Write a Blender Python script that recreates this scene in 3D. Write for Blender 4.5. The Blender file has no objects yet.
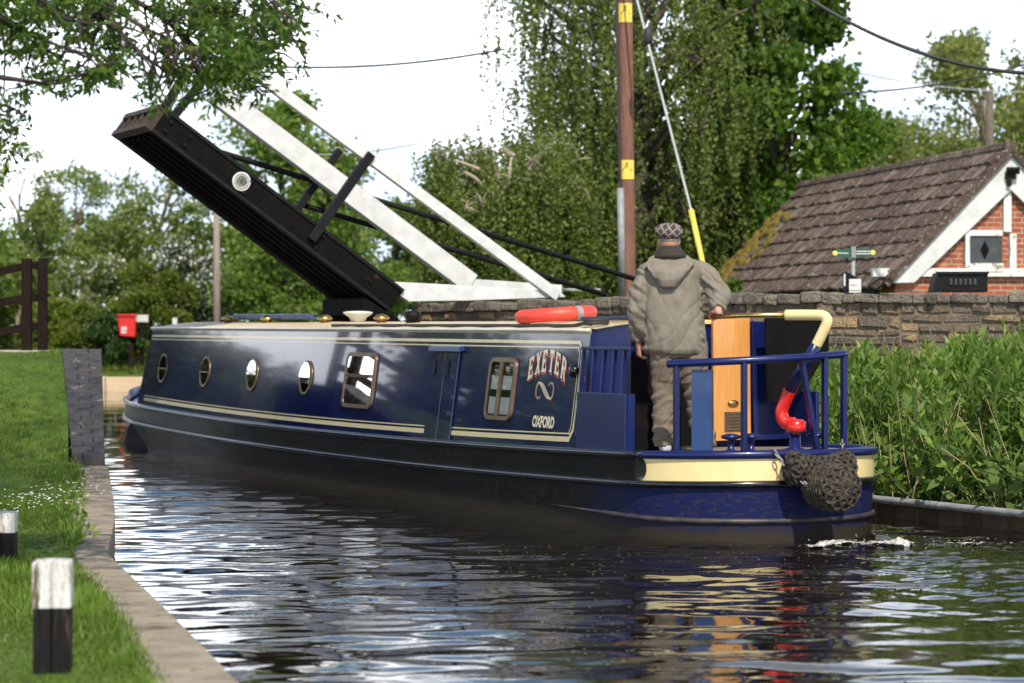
import bpy, bmesh, math, random
import numpy as np
from mathutils import Vector, Matrix
R = math.radians
scene = bpy.context.scene
C = scene.collection
# ------------------------------------------------------------------ camera, sky, sun, exposure
F, HY, H = 2418.0, 328.0, 1.62          # focal length in px, horizon row, eye height above the water
cam = bpy.data.cameras.new('camera'); camo = bpy.data.objects.new('camera', cam); C.objects.link(camo)
camo.location = (0, 0, H); camo.rotation_euler = (R(90), 0, 0)
cam.sensor_width = 36.0; cam.lens = F / 1024 * 36.0
cam.shift_y = -(341.5 - HY) / 1024
cam.clip_start = 0.1; cam.clip_end = 3000
cam.dof.use_dof = True; cam.dof.focus_distance = 19.0; cam.dof.aperture_fstop = 2.8
scene.camera = camo
SUN = Vector((0.14, -0.70, 0.80)).normalized()
world = bpy.data.worlds.new('World'); scene.world = world; world.use_nodes = True
nt = world.node_tree; nt.nodes.clear()
def N(t, kind, **kw):
    n = t.nodes.new(kind)
    for k, v in kw.items():
        if k in n.inputs: n.inputs[k].default_value = v
        else: setattr(n, k, v)
    return n
def ramp(t, stops, fac=None):
    n = t.nodes.new('ShaderNodeValToRGB'); e = n.color_ramp.elements
    while len(e) < len(stops): e.new(0.5)
    for i, (p, c) in enumerate(stops):
        e[i].position = p; e[i].color = (c[0], c[1], c[2], 1) if isinstance(c, (tuple, list)) else (c, c, c, 1)
    if fac is not None: t.links.new(fac, n.inputs[0])
    return n
def mixc(t, fac, a, b, mode='MIX'):
    n = t.nodes.new('ShaderNodeMix'); n.data_type = 'RGBA'; n.blend_type = mode
    for i, v in ((0, fac), (6, a), (7, b)):
        if hasattr(v, 'is_output') or hasattr(v, 'links'): t.links.new(v, n.inputs[i])
        else: n.inputs[i].default_value = v if i == 0 else (v[0], v[1], v[2], 1)
    return n.outputs[2]
sky = N(nt, 'ShaderNodeTexSky', sky_type='NISHITA', sun_disc=False)
sky.sun_elevation = math.asin(SUN.z); sky.sun_rotation = math.atan2(SUN.x, SUN.y)
sky.air_density = 1.0; sky.dust_density = 0.2; sky.ozone_density = 2.0
tc = N(nt, 'ShaderNodeTexCoord')
mp = N(nt, 'ShaderNodeMapping'); mp.inputs['Scale'].default_value = (1, 1, 2.6)
mp.inputs['Location'].default_value = (0.3, 0.1, 0.25)
nt.links.new(tc.outputs['Generated'], mp.inputs[0])
cn = N(nt, 'ShaderNodeTexNoise', Scale=2.6, Detail=7.0, Roughness=0.55); nt.links.new(mp.outputs[0], cn.inputs['Vector'])
sx = N(nt, 'ShaderNodeSeparateXYZ'); nt.links.new(tc.outputs['Generated'], sx.inputs[0])
low = ramp(nt, [(0.145, 0.55), (0.21, 0.0)], sx.outputs[2])       # a bank of cloud fills the sky down to the horizon
ad = N(nt, 'ShaderNodeMath', operation='ADD'); nt.links.new(cn.outputs[0], ad.inputs[0]); nt.links.new(low.outputs[0], ad.inputs[1])
cm = ramp(nt, [(0.47, 0.0), (0.60, 1.0)], ad.outputs[0])
cn2 = N(nt, 'ShaderNodeTexNoise', Scale=5.0, Detail=6.0); nt.links.new(mp.outputs[0], cn2.inputs['Vector'])
ccol = ramp(nt, [(0.40, (0.34, 0.39, 0.47)), (0.56, (0.92, 0.95, 1.0))], cn2.outputs[0])
glow = N(nt, 'ShaderNodeMapRange'); nt.links.new(sx.outputs[2], glow.inputs[0])
for i_, v_ in ((1, 0.17), (2, 0.30), (3, 23.0), (4, 6.5)): glow.inputs[i_].default_value = v_
       # the thick bank of cloud low down is the brightest
ccb = nt.nodes.new('ShaderNodeVectorMath'); ccb.operation = 'SCALE'; nt.links.new(ccol.outputs[0], ccb.inputs[0]); nt.links.new(glow.outputs[0], ccb.inputs['Scale'])
skyc = mixc(nt, cm.outputs[0], sky.outputs[0], ccb.outputs[0])
bg = N(nt, 'ShaderNodeBackground', Strength=0.13); nt.links.new(skyc, bg.inputs[0])
wo = N(nt, 'ShaderNodeOutputWorld'); nt.links.new(bg.outputs[0], wo.inputs[0])
sl = bpy.data.lights.new('sun', 'SUN'); sl.energy = 5.0; sl.angle = R(0.8); sl.color = (1.0, 0.92, 0.78)
so = bpy.data.objects.new('sun', sl); C.objects.link(so); so.rotation_euler = SUN.to_track_quat('Z', 'Y').to_euler()
so.location = (10, -15, 20)
scene.view_settings.view_transform = 'Standard'; scene.view_settings.look = 'None'
scene.view_settings.exposure = 0.09; scene.view_settings.gamma = 1.0
scene.cycles.max_bounces = 8; scene.cycles.transparent_max_bounces = 8
scene.cycles.sample_clamp_indirect = 4.0
# ------------------------------------------------------------------ helpers
def at(px, py, Y):
    """world point seen at a pixel of the photograph, Y metres from the camera"""
    return Vector(((px - 512) / F * Y, Y, H - (py - HY) / F * Y))
def tag(o, label=None, cat=None, group=None, kind=None):
    if label: o['label'] = label
    if cat: o['category'] = cat
    if group: o['group'] = group
    if kind: o['kind'] = kind
    return o
def empty(name, loc, label=None, cat=None, group=None, rz=0.0):
    o = bpy.data.objects.new(name, None); C.objects.link(o); o.location = loc; o.rotation_euler = (0, 0, rz)
    o.empty_display_size = 0.2
    return tag(o, label, cat, group)
def rootloc(p):
    while p.parent: p = p.parent
    return p.location
def link(name, me, mat, parent=None, smooth=False, local=False, shift=None):
    """link a mesh given in world coordinates (or local=True: in its root's own frame)"""
    if parent is not None and not local:
        me.transform(Matrix.Translation(-rootloc(parent)))
    o = bpy.data.objects.new(name, me); C.objects.link(o)
    for m in (mat if isinstance(mat, (list, tuple)) else [mat]): me.materials.append(m)
    if smooth: me.polygons.foreach_set('use_smooth', [True] * len(me.polygons))
    if parent is not None: o.parent = parent
    elif shift is not None:
        me.transform(Matrix.Translation(-Vector(shift))); o.location = shift
    return o
def npmesh(name, verts, faces):
    """fast mesh from numpy arrays; faces is an (n,3) or (n,4) array"""
    me = bpy.data.meshes.new(name); nf, k = faces.shape
    me.vertices.add(len(verts)); me.vertices.foreach_set('co', np.ascontiguousarray(verts, np.float32).ravel())
    me.loops.add(nf * k); me.loops.foreach_set('vertex_index', np.ascontiguousarray(faces, np.int32).ravel())
    me.polygons.add(nf); me.polygons.foreach_set('loop_start', np.arange(0, nf * k, k, dtype=np.int32))
    me.polygons.foreach_set('loop_total', np.full(nf, k, np.int32)); me.update(calc_edges=True)
    return me
class MB:
    def __init__(s): s.v = []; s.f = []; s.m = []; s.mi = 0
    def add(s, vs, fs):
        o = len(s.v); s.v += [Vector(v) for v in vs]; s.f += [tuple(i + o for i in f) for f in fs]; s.m += [s.mi] * len(fs); return s
    def box(s, c, d, M=None):
        x, y, z = d[0] / 2, d[1] / 2, d[2] / 2; c = Vector(c)
        vs = [Vector((a * x, b * y, e * z)) for e in (-1, 1) for b in (-1, 1) for a in (-1, 1)]
        if M is not None: vs = [M @ v for v in vs]
        return s.add([c + v for v in vs], [(0, 2, 3, 1), (4, 5, 7, 6), (0, 1, 5, 4), (2, 6, 7, 3), (0, 4, 6, 2), (1, 3, 7, 5)])
    def bar(s, a, b, w, h, up=(0, 0, 1)):
        a, b = Vector(a), Vector(b); d = (b - a).normalized(); sd = d.cross(Vector(up))
        if sd.length < 1e-4: sd = d.cross(Vector((1, 0, 0)))
        sd.normalize(); u = sd.cross(d)
        vs = [p + sd * (i * w / 2) + u * (j * h / 2) for p in (a, b) for i, j in ((-1, -1), (1, -1), (1, 1), (-1, 1))]
        return s.add(vs, [(3, 2, 1, 0), (4, 5, 6, 7), (0, 1, 5, 4), (1, 2, 6, 5), (2, 3, 7, 6), (3, 0, 4, 7)])
    def prism(s, pts, off):
        n = len(pts); pts = [Vector(p) for p in pts]; off = Vector(off)
        return s.add(pts + [p + off for p in pts], [tuple(range(n))[::-1], tuple(range(n, 2 * n))] + [(i, (i + 1) % n, n + (i + 1) % n, n + i) for i in range(n)])
    def tube(s, path, r, n=8, caps=True, flat=1.0):
        path = [Vector(p) for p in path]; k = len(path); rr = r if isinstance(r, (list, tuple)) else [r] * k
        t0 = (path[1] - path[0]).normalized(); u = t0.orthogonal().normalized(); vs = []
        for i, p in enumerate(path):
            t = (path[min(i + 1, k - 1)] - path[max(i - 1, 0)]).normalized()
            u = (u - t * u.dot(t)); u = u.normalized() if u.length > 1e-6 else t.orthogonal().normalized(); w = t.cross(u)
            vs += [p + (u * math.cos(2 * math.pi * j / n) + w * math.sin(2 * math.pi * j / n) * flat) * rr[i] for j in range(n)]
        fs = [(i * n + j, i * n + (j + 1) % n, (i + 1) * n + (j + 1) % n, (i + 1) * n + j) for i in range(k - 1) for j in range(n)]
        if caps: fs += [tuple(range(n))[::-1], tuple(range((k - 1) * n, k * n))]
        return s.add(vs, fs)
    def rings(s, rings, caps=True):
        n = len(rings[0]); k = len(rings); vs = [p for r in rings for p in r]
        fs = [(i * n + j, i * n + (j + 1) % n, (i + 1) * n + (j + 1) % n, (i + 1) * n + j) for i in range(k - 1) for j in range(n)]
        if caps: fs += [tuple(range(n))[::-1], tuple(range((k - 1) * n, k * n))]
        return s.add(vs, fs)
    def lathe(s, c, prof, n=20, M=None):
        c = Vector(c); rs = []
        for r, z in prof:
            q = [Vector((r * math.cos(2 * math.pi * j / n), r * math.sin(2 * math.pi * j / n), z)) for j in range(n)]
            rs.append([c + (M @ p if M is not None else p) for p in q])
        return s.rings(rs)
    def mesh(s, name):
        me = bpy.data.meshes.new(name); me.from_pydata([tuple(v) for v in s.v], [], s.f)
        bm = bmesh.new(); bm.from_mesh(me); bmesh.ops.recalc_face_normals(bm, faces=bm.faces); bm.to_mesh(me); bm.free()
        if any(s.m): me.polygons.foreach_set('material_index', s.m)
        return me
    def build(s, name, mat, parent=None, smooth=False, bevel=0.0, local=False, shift=None, auto=False):
        me = s.mesh(name)
        if bevel > 0:
            bm = bmesh.new(); bm.from_mesh(me)
            es = [e for e in bm.edges if len(e.link_faces) == 2 and e.calc_face_angle(0) > 0.5]
            try: bmesh.ops.bevel(bm, geom=es, offset=bevel, segments=2, affect='EDGES', profile=0.6, clamp_overlap=True)
            except Exception: pass
            bm.to_mesh(me); bm.free()
        o = link(name, me, mat, parent, smooth or auto, local, shift)
        if auto: me.set_sharp_from_angle(angle=R(35))
        return o
# ------------------------------------------------------------------ materials
def mat(name, c1, c2=None, rough=0.6, scale=8.0, metal=0.0, bump=0.0, bscale=None, coat=0.0, spec=0.5, stretch=(1, 1, 1), detail=6.0, lo=0.35, hi=0.65, spots=None, dist=0.02):
    m = bpy.data.materials.new(name); m.use_nodes = True; t = m.node_tree; b = t.nodes['Principled BSDF']
    b.inputs['Roughness'].default_value = rough; b.inputs['Metallic'].default_value = metal
    b.inputs['Specular IOR Level'].default_value = spec; b.inputs['Coat Weight'].default_value = coat; b.inputs['Coat Roughness'].default_value = 0.04
    g = N(t, 'ShaderNodeTexCoord'); mpn = N(t, 'ShaderNodeMapping'); mpn.inputs['Scale'].default_value = stretch
    t.links.new(g.outputs['Object'], mpn.inputs[0]); vec = mpn.outputs[0]
    if c2 is None: c2 = tuple(min(1, c * 1.12) for c in c1)
    n1 = N(t, 'ShaderNodeTexNoise', Scale=scale, Detail=detail, Roughness=0.6); t.links.new(vec, n1.inputs['Vector'])
    col = ramp(t, [(lo, c1), (hi, c2)], n1.outputs[0]).outputs[0]
    if spots:                                     # (colour, scale, threshold): lichen, rust, worn paint
        for sc, ss, th in spots:
            n3 = N(t, 'ShaderNodeTexNoise', Scale=ss, Detail=5.0, Roughness=0.65); t.links.new(vec, n3.inputs['Vector'])
            k = ramp(t, [(th, 0.0), (th + 0.06, 1.0)], n3.outputs[0])
            col = mixc(t, k.outputs[0], col, sc)
    t.links.new(col, b.inputs['Base Color'])
    n2 = N(t, 'ShaderNodeTexNoise', Scale=bscale or scale * 3, Detail=5.0); t.links.new(vec, n2.inputs['Vector'])
    rr = N(t, 'ShaderNodeMapRange'); rr.inputs[3].default_value = rough * 0.8; rr.inputs[4].default_value = min(1, rough * 1.25)
    t.links.new(n2.outputs[0], rr.inputs[0]); t.links.new(rr.outputs[0], b.inputs['Roughness'])
    if bump > 0:
        bn = N(t, 'ShaderNodeBump', Strength=bump, Distance=dist); t.links.new(n2.outputs[0], bn.inputs['Height']); t.links.new(bn.outputs[0], b.inputs['Normal'])
    return m
def leafmat(name, cols, trans=0.35, rough=0.5, vary=0.2, vs=0.6):
    m = bpy.data.materials.new(name); m.use_nodes = True; t = m.node_tree; b = t.nodes['Principled BSDF']
    ge = N(t, 'ShaderNodeNewGeometry')
    k = len(cols); rp = ramp(t, [((i + 0.5) / k, c) for i, c in enumerate(cols)], ge.outputs['Random Per Island'])
    tcn = N(t, 'ShaderNodeTexCoord'); nz = N(t, 'ShaderNodeTexNoise', Scale=vs, Detail=4.0); t.links.new(tcn.outputs['Object'], nz.inputs['Vector'])
    hv = N(t, 'ShaderNodeHueSaturation'); mr = N(t, 'ShaderNodeMapRange'); mr.inputs[1].default_value = 0.3; mr.inputs[2].default_value = 0.7; mr.inputs[3].default_value = 1 - vary; mr.inputs[4].default_value = 1 + vary
    t.links.new(nz.outputs[0], mr.inputs[0]); t.links.new(mr.outputs[0], hv.inputs['Value']); t.links.new(rp.outputs[0], hv.inputs['Color'])
    t.links.new(hv.outputs[0], b.inputs['Base Color']); b.inputs['Roughness'].default_value = rough; b.inputs['Specular IOR Level'].default_value = 0.35
    tr = N(t, 'ShaderNodeBsdfTranslucent'); hs = N(t, 'ShaderNodeHueSaturation', Saturation=1.1, Value=1.6); t.links.new(hv.outputs[0], hs.inputs['Color']); t.links.new(hs.outputs[0], tr.inputs[0])
    mx = N(t, 'ShaderNodeMixShader'); mx.inputs[0].default_value = trans
    t.links.new(b.outputs[0], mx.inputs[1]); t.links.new(tr.outputs[0], mx.inputs[2]); t.links.new(mx.outputs[0], t.nodes['Material Output'].inputs[0])
    return m
def glassmat(name, rough=0.02, tint=(0.8, 0.9, 0.9), clear=0.8):
    m = bpy.data.materials.new(name); m.use_nodes = True; t = m.node_tree; t.nodes.remove(t.nodes['Principled BSDF'])
    tr = N(t, 'ShaderNodeBsdfTransparent', Color=(tint[0] * clear, tint[1] * clear, tint[2] * clear, 1)); gl = N(t, 'ShaderNodeBsdfGlossy', Roughness=rough)
    fr = N(t, 'ShaderNodeFresnel', IOR=1.5); mx = N(t, 'ShaderNodeMixShader')
    for a, b in ((fr.outputs[0], mx.inputs[0]), (tr.outputs[0], mx.inputs[1]), (gl.outputs[0], mx.inputs[2]), (mx.outputs[0], t.nodes['Material Output'].inputs[0])): t.links.new(a, b)
    return m
M = {}
M['navy'] = mat('navy gloss paint', (0.004, 0.007, 0.043), (0.005, 0.010, 0.057), 0.14, 3, coat=0.75, bump=0.06, bscale=1.6, spec=0.08, dist=0.05)
M['blue'] = mat('blue paint', (0.005, 0.010, 0.075), (0.006, 0.014, 0.095), 0.30, 2, coat=0.15, spec=0.4)
M['paleblue'] = mat('light blue paint', (0.013, 0.042, 0.14), (0.018, 0.055, 0.17), 0.3, 6, coat=0.3, bump=0.03)
M['hull'] = mat('black hull paint', (0.006, 0.006, 0.008), (0.016, 0.015, 0.014), 0.42, 2.5, bump=0.12, bscale=3.0, coat=0.0, spec=0.10, stretch=(1, 1, 3), spots=[((0.035, 0.028, 0.018), 3.0, 0.60)], dist=0.03)
def hull_wear(m):
    """blue paint and scuffs towards the stern, pale scum along the waterline"""
    t = m.node_tree; b = t.nodes['Principled BSDF']; base = b.inputs['Base Color'].links[0].from_socket
    g = N(t, 'ShaderNodeTexCoord'); sp_ = N(t, 'ShaderNodeSeparateXYZ'); t.links.new(g.outputs['Object'], sp_.inputs[0])
    mpn = N(t, 'ShaderNodeMapping'); mpn.inputs['Scale'].default_value = (1, 1, 4); t.links.new(g.outputs['Object'], mpn.inputs[0])
    n = N(t, 'ShaderNodeTexNoise', Scale=4.0, Detail=8.0, Roughness=0.7); t.links.new(mpn.outputs[0], n.inputs['Vector'])
    def band(sock, a, c, amp):
        ml = N(t, 'ShaderNodeMath', operation='MULTIPLY_ADD'); ml.inputs[1].default_value = amp; t.links.new(n.outputs[0], ml.inputs[0]); t.links.new(sock, ml.inputs[2])
        r = N(t, 'ShaderNodeMapRange'); r.inputs[1].default_value = a; r.inputs[2].default_value = c; t.links.new(ml.outputs[0], r.inputs[0]); return r.outputs[0]
    c1 = mixc(t, band(sp_.outputs[0], .55, -.25, 1.6), base, (0.009, 0.014, 0.068))
    n2 = N(t, 'ShaderNodeTexNoise', Scale=11.0, Detail=6.0, Roughness=0.7); t.links.new(mpn.outputs[0], n2.inputs['Vector'])
    c2 = mixc(t, ramp(t, [(.53, 0.0), (.64, .8)], n2.outputs[0]).outputs[0], c1, (0.040, 0.034, 0.030))
    c3 = mixc(t, band(sp_.outputs[2], .31, .19, .26), c2, (0.034, 0.029, 0.021))
    t.links.new(c3, b.inputs['Base Color'])
M['hullside'] = M['hull'].copy(); hull_wear(M['hullside'])
M['hullblue'] = mat('worn blue hull paint', (0.008, 0.013, 0.07), (0.012, 0.02, 0.09), 0.3, 4, bump=0.15, bscale=9, coat=0.3, stretch=(1, 1, 3), spots=[((0.03, 0.03, 0.035), 5.0, 0.50), ((0.09, 0.07, 0.045), 14.0, 0.63)], dist=0.01)
M['scum'] = mat('waterline scum', (0.10, 0.085, 0.055), (0.045, 0.04, 0.03), 0.7, 5, bump=0.3, spots=[((0.02, 0.02, 0.03), 7.0, 0.55)])
M['cream'] = mat('cream paint', (0.74, 0.60, 0.28), (0.80, 0.66, 0.33), 0.3, 4, coat=0.3, bump=0.03)
M['stripe'] = mat('pale cream line', (0.55, 0.47, 0.27), (0.62, 0.54, 0.33), 0.3, 20, coat=0.4)
M['roofpaint'] = mat('sandy roof paint', (0.55, 0.43, 0.26), (0.64, 0.52, 0.34), 0.45, 5, bump=0.05)
M['white'] = mat('white paint', (0.53, 0.53, 0.52), (0.66, 0.66, 0.65), 0.5, 6, bump=0.08, spots=[((0.42, 0.40, 0.35), 9.0, 0.66)])
M['redpaint'] = mat('red paint', (0.55, 0.012, 0.010), (0.65, 0.02, 0.014), 0.3, 8, coat=0.3)
M['lifered'] = mat('orange red vinyl', (0.72, 0.055, 0.035), (0.80, 0.075, 0.05), 0.45, 7, bump=0.06)
M['brass'] = mat('brass', (0.55, 0.36, 0.12), (0.65, 0.45, 0.18), 0.28, 14, metal=1.0)
M['bronze'] = mat('bronze window frame', (0.13, 0.085, 0.05), (0.19, 0.13, 0.08), 0.35, 12, metal=0.6)
M['steel'] = mat('galvanised steel', (0.20, 0.205, 0.21), (0.30, 0.305, 0.31), 0.6, 12, metal=0.15, bump=0.05)
M['black'] = mat('black paint', (0.004, 0.004, 0.005), (0.009, 0.008, 0.008), 0.5, 10, bump=0.1, spec=0.2)
M['blackglossy'] = mat('black gloss paint', (0.004, 0.004, 0.005), (0.008, 0.008, 0.01), 0.2, 10, coat=0.3)
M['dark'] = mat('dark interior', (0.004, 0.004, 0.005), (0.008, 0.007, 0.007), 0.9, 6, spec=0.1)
M['wood'] = mat('varnished door wood', (0.58, 0.25, 0.055), (0.68, 0.32, 0.085), 0.28, 5, coat=0.5, stretch=(9, 9, 0.7), bump=0.03)
M['timberdark'] = mat('tarred timber', (0.0025, 0.0025, 0.0028), (0.006, 0.0055, 0.005), 0.75, 7, bump=0.35, spec=0.10, spots=[((0.04, 0.022, 0.013), 2.6, 0.66)])
M['fencewood'] = mat('dark brown fence timber', (0.009, 0.005, 0.004), (0.018, 0.010, 0.007), 0.85, 9, spec=0.15, bump=0.4, stretch=(1, 1, 0.3))
M['polewood'] = mat('creosoted pole wood', (0.13, 0.052, 0.032), (0.24, 0.115, 0.075), 0.75, 10, bump=0.5, stretch=(6, 6, 0.35))
M['greypole'] = mat('weathered pole wood', (0.20, 0.16, 0.13), (0.32, 0.26, 0.22), 0.8, 10, bump=0.5, stretch=(6, 6, 0.35))
M['postwhite'] = mat('flaking white post paint', (0.72, 0.71, 0.68), (0.82, 0.81, 0.78), 0.8, 14, bump=0.8, stretch=(5, 5, 0.7), spots=[((0.45, 0.40, 0.34), 9.0, 0.52), ((0.10, 0.065, 0.045), 4.0, 0.60)])
M['postblack'] = mat('black post paint', (0.006, 0.006, 0.007), (0.016, 0.015, 0.015), 0.7, 12, spec=0.2, bump=0.6, stretch=(5, 5, 0.6), spots=[((0.10, 0.05, 0.04), 4.0, 0.58)])
M['concrete'] = mat('weathered concrete', (0.20, 0.165, 0.12), (0.34, 0.285, 0.215), 0.9, 5, bump=0.5, bscale=60, detail=9, spots=[((0.11, 0.095, 0.065), 3.0, 0.57), ((0.42, 0.37, 0.29), 30.0, 0.62), ((0.10, 0.085, 0.06), 45.0, 0.62)])
M['yellow'] = mat('yellow plastic', (0.74, 0.52, 0.06), (0.82, 0.60, 0.10), 0.4, 10)
M['wire'] = mat('dark cable', (0.02, 0.02, 0.022), (0.03, 0.03, 0.03), 0.6, 10)
M['wirepale'] = mat('pale galvanised wire', (0.34, 0.36, 0.36), (0.42, 0.44, 0.44), 0.5, 10)
M['bark'] = mat('tree bark', (0.055, 0.042, 0.032), (0.12, 0.095, 0.075), 0.9, 6, bump=0.8, stretch=(3, 3, 0.6))
M['birchbark'] = mat('pale birch bark', (0.30, 0.24, 0.18), (0.48, 0.42, 0.34), 0.8, 6, bump=0.5, spots=[((0.04, 0.03, 0.03), 6.0, 0.6)])
M['darktwig'] = mat('dark twig bark', (0.028, 0.020, 0.016), (0.05, 0.036, 0.028), 0.85, 9, bump=0.3)
M['palebark'] = mat('grey brown bark', (0.17, 0.13, 0.10), (0.28, 0.22, 0.17), 0.85, 8, bump=0.4)
def brickmat(name, c1, c2, mortar, bw, bh, rough=0.85, bump=0.6, soil=None, msize=0.012, rotz=None):
    m = bpy.data.materials.new(name); m.use_nodes = True; t = m.node_tree; b = t.nodes['Principled BSDF']; b.inputs['Roughness'].default_value = rough
    g = N(t, 'ShaderNodeTexCoord'); mpn = N(t, 'ShaderNodeMapping')
    if rotz is not None: mpn.inputs['Rotation'].default_value = rotz
    t.links.new(g.outputs['Object'], mpn.inputs[0])
    br = N(t, 'ShaderNodeTexBrick', Scale=1.0); br.inputs['Brick Width'].default_value = bw; br.inputs['Row Height'].default_value = bh
    br.inputs['Mortar Size'].default_value = msize; br.inputs['Mortar Smooth'].default_value = 0.3
    for k, c in (('Color1', c1), ('Color2', c2), ('Mortar', mortar)): br.inputs[k].default_value = (*c, 1)
    t.links.new(mpn.outputs[0], br.inputs['Vector'])
    nz = N(t, 'ShaderNodeTexNoise', Scale=7.0, Detail=8.0, Roughness=0.65); t.links.new(g.outputs['Object'], nz.inputs['Vector'])
    k = ramp(t, [(0.3, 0.65), (0.7, 1.3)], nz.outputs[0]); col = mixc(t, 1.0, br.outputs[0], k.outputs[0], 'MULTIPLY')
    if soil:
        n3 = N(t, 'ShaderNodeTexNoise', Scale=2.2, Detail=6.0, Roughness=0.7); t.links.new(g.outputs['Object'], n3.inputs['Vector'])
        k3 = ramp(t, [(0.52, 0.0), (0.64, 0.8)], n3.outputs[0]); col = mixc(t, k3.outputs[0], col, soil)
    t.links.new(col, b.inputs['Base Color'])
    mul = N(t, 'ShaderNodeMath', operation='MULTIPLY_ADD'); mul.inputs[1].default_value = -1.0; t.links.new(br.outputs['Fac'], mul.inputs[0]); t.links.new(nz.outputs[0], mul.inputs[2])
    bn = N(t, 'ShaderNodeBump', Strength=bump, Distance=0.012); t.links.new(mul.outputs[0], bn.inputs['Height']); t.links.new(bn.outputs[0], b.inputs['Normal'])
    return m
# ------------------------------------------------------------------ water
rng = np.random.default_rng(7)
def plane_pt(px, py, P0, d):
    """where a pixel's ray meets the vertical plane through P0 with horizontal direction d"""
    k = (px - 512) / F
    t = (k * P0[1] - P0[0]) / (d[0] - k * d[1])
    Y = P0[1] + t * d[1]
    return Vector((P0[0] + t * d[0], Y, H - (py - HY) / F * Y))
def waves(X, Y):
    z = np.zeros_like(X); r = np.random.default_rng(3)
    for i in range(46):
        lam = 0.19 * (1.5 / 0.19) ** r.random(); a = 0.0021 * lam * (0.6 + 0.8 * r.random())
        th = r.normal(1.50, 0.42); k = 2 * np.pi / lam
        z += a * np.sin(k * (X * np.cos(th) + Y * np.sin(th)) + 6.28 * r.random() + 0.6 * np.sin(X * 0.9 + i) * np.cos(Y * 0.7 + 2 * i))
    # patches of calmer and rougher water
    env = 0.75 + 0.35 * np.sin(0.8 * X + 1.3 * np.sin(0.5 * Y)) * np.cos(0.6 * Y + 0.7 * X)
    z *= env
    # wash of the propeller spreading from the stern
    dx, dy = X - 2.35, Y - 18.0
    d = np.hypot(dx, dy); w = np.exp(-((dx - 1.3) ** 2 / 2.4 + (dy + 1.9) ** 2 / 7.0)); w = np.where(dy > 0.6, 0, w)
    z += w * 0.0135 * (np.sin(14 * dx + 5 * np.sin(6 * dy)) * np.cos(11 * dy + 3 * np.sin(5 * dx)))
    z += 0.006 * np.exp(-d / 5.0) * np.sin(2 * np.pi * d / 0.75) * (dy < 1.0)
    return z
xs = np.arange(-8.0, 9.0, 0.045); ys = np.arange(5.0, 36.0, 0.045)
GX, GY = np.meshgrid(xs, ys); GZ = waves(GX, GY)
edge = np.minimum.reduce([GX - xs[0], xs[-1] - GX, GY - ys[0], ys[-1] - GY]); GZ *= np.clip(edge / 1.0, 0, 1)
def gridfaces(nr, nc):
    i = np.arange(nr * nc).reshape(nr, nc)
    return np.stack([i[:-1, :-1], i[:-1, 1:], i[1:, 1:], i[1:, :-1]], -1).reshape(-1, 4)
wm = bpy.data.materials.new('canal water'); wm.use_nodes = True; t = wm.node_tree; b = t.nodes['Principled BSDF']
b.inputs['Base Color'].default_value = (0.010, 0.0075, 0.004, 1); b.inputs['Roughness'].default_value = 0.03; b.inputs['IOR'].default_value = 1.55
b.inputs['Specular IOR Level'].default_value = 0.75
g = N(t, 'ShaderNodeTexCoord'); n1 = N(t, 'ShaderNodeTexNoise', Scale=9.0, Detail=4.0, Roughness=0.6); t.links.new(g.outputs['Object'], n1.inputs['Vector'])
n2 = N(t, 'ShaderNodeTexNoise', Scale=0.7, Detail=3.0); t.links.new(g.outputs['Object'], n2.inputs['Vector'])
k = ramp(t, [(0.45, 0.15), (0.62, 1.0)], n2.outputs[0]); ml = N(t, 'ShaderNodeMath', operation='MULTIPLY'); t.links.new(k.outputs[0], ml.inputs[0]); t.links.new(n1.outputs[0], ml.inputs[1])
bn = N(t, 'ShaderNodeBump', Strength=0.07, Distance=0.03); t.links.new(ml.outputs[0], bn.inputs['Height']); t.links.new(bn.outputs[0], b.inputs['Normal'])
M['water'] = wm
near = npmesh('water', np.stack([GX, GY, GZ], -1).reshape(-1, 3), gridfaces(*GX.shape))
# flat sheets round the rippled one, all one water surface
bmw = bmesh.new(); bmw.from_mesh(near)
for x0, x1, y0, y1 in ((-60, xs[0], -8, 66), (xs[-1], 30, -8, 66), (xs[0], xs[-1], -8, ys[0]), (xs[0], xs[-1], ys[-1], 66)):
    bmw.faces.new([bmw.verts.new(p) for p in ((x0, y0, 0), (x1, y0, 0), (x1, y1, 0), (x0, y1, 0))])
bmw.to_mesh(near); bmw.free()
tag(link('water', near, wm, smooth=True), kind='structure')
# ------------------------------------------------------------------ banks and ground
EL = [(-8, 3.55), (0, 1.4), (9.54, -1.073), (11.7, -1.63), (15.06, -2.52), (17.43, -2.86), (19.4, -3.19), (24.5, -4.09), (28.0, -4.76), (29.6, -5.0)]
ER = [(-8, 18.2), (19.06, 4.04), (20.7, 3.15), (29.3, -1.36), (34, -3.4), (62, -4.2)]
def edge_x(E, Y): return float(np.interp(Y, [e[0] for e in E], [e[1] for e in E]))
def sm(a, b, v): q = np.clip((v - a) / (b - a), 0, 1); return q * q * (3 - 2 * q)
gm = bpy.data.materials.new('turf'); gm.use_nodes = True; t = gm.node_tree; b = t.nodes['Principled BSDF']; b.inputs['Roughness'].default_value = 0.9; b.inputs['Specular IOR Level'].default_value = 0.2
g = N(t, 'ShaderNodeTexCoord'); n1 = N(t, 'ShaderNodeTexNoise', Scale=1.3, Detail=8.0, Roughness=0.7); t.links.new(g.outputs['Object'], n1.inputs['Vector'])
t.links.new(ramp(t, [(0.3, (0.045, 0.075, 0.012)), (0.5, (0.07, 0.12, 0.018)), (0.72, (0.11, 0.15, 0.03))], n1.outputs[0]).outputs[0], b.inputs['Base Color'])
M['turf'] = gm
gv, gf = [], []
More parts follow.
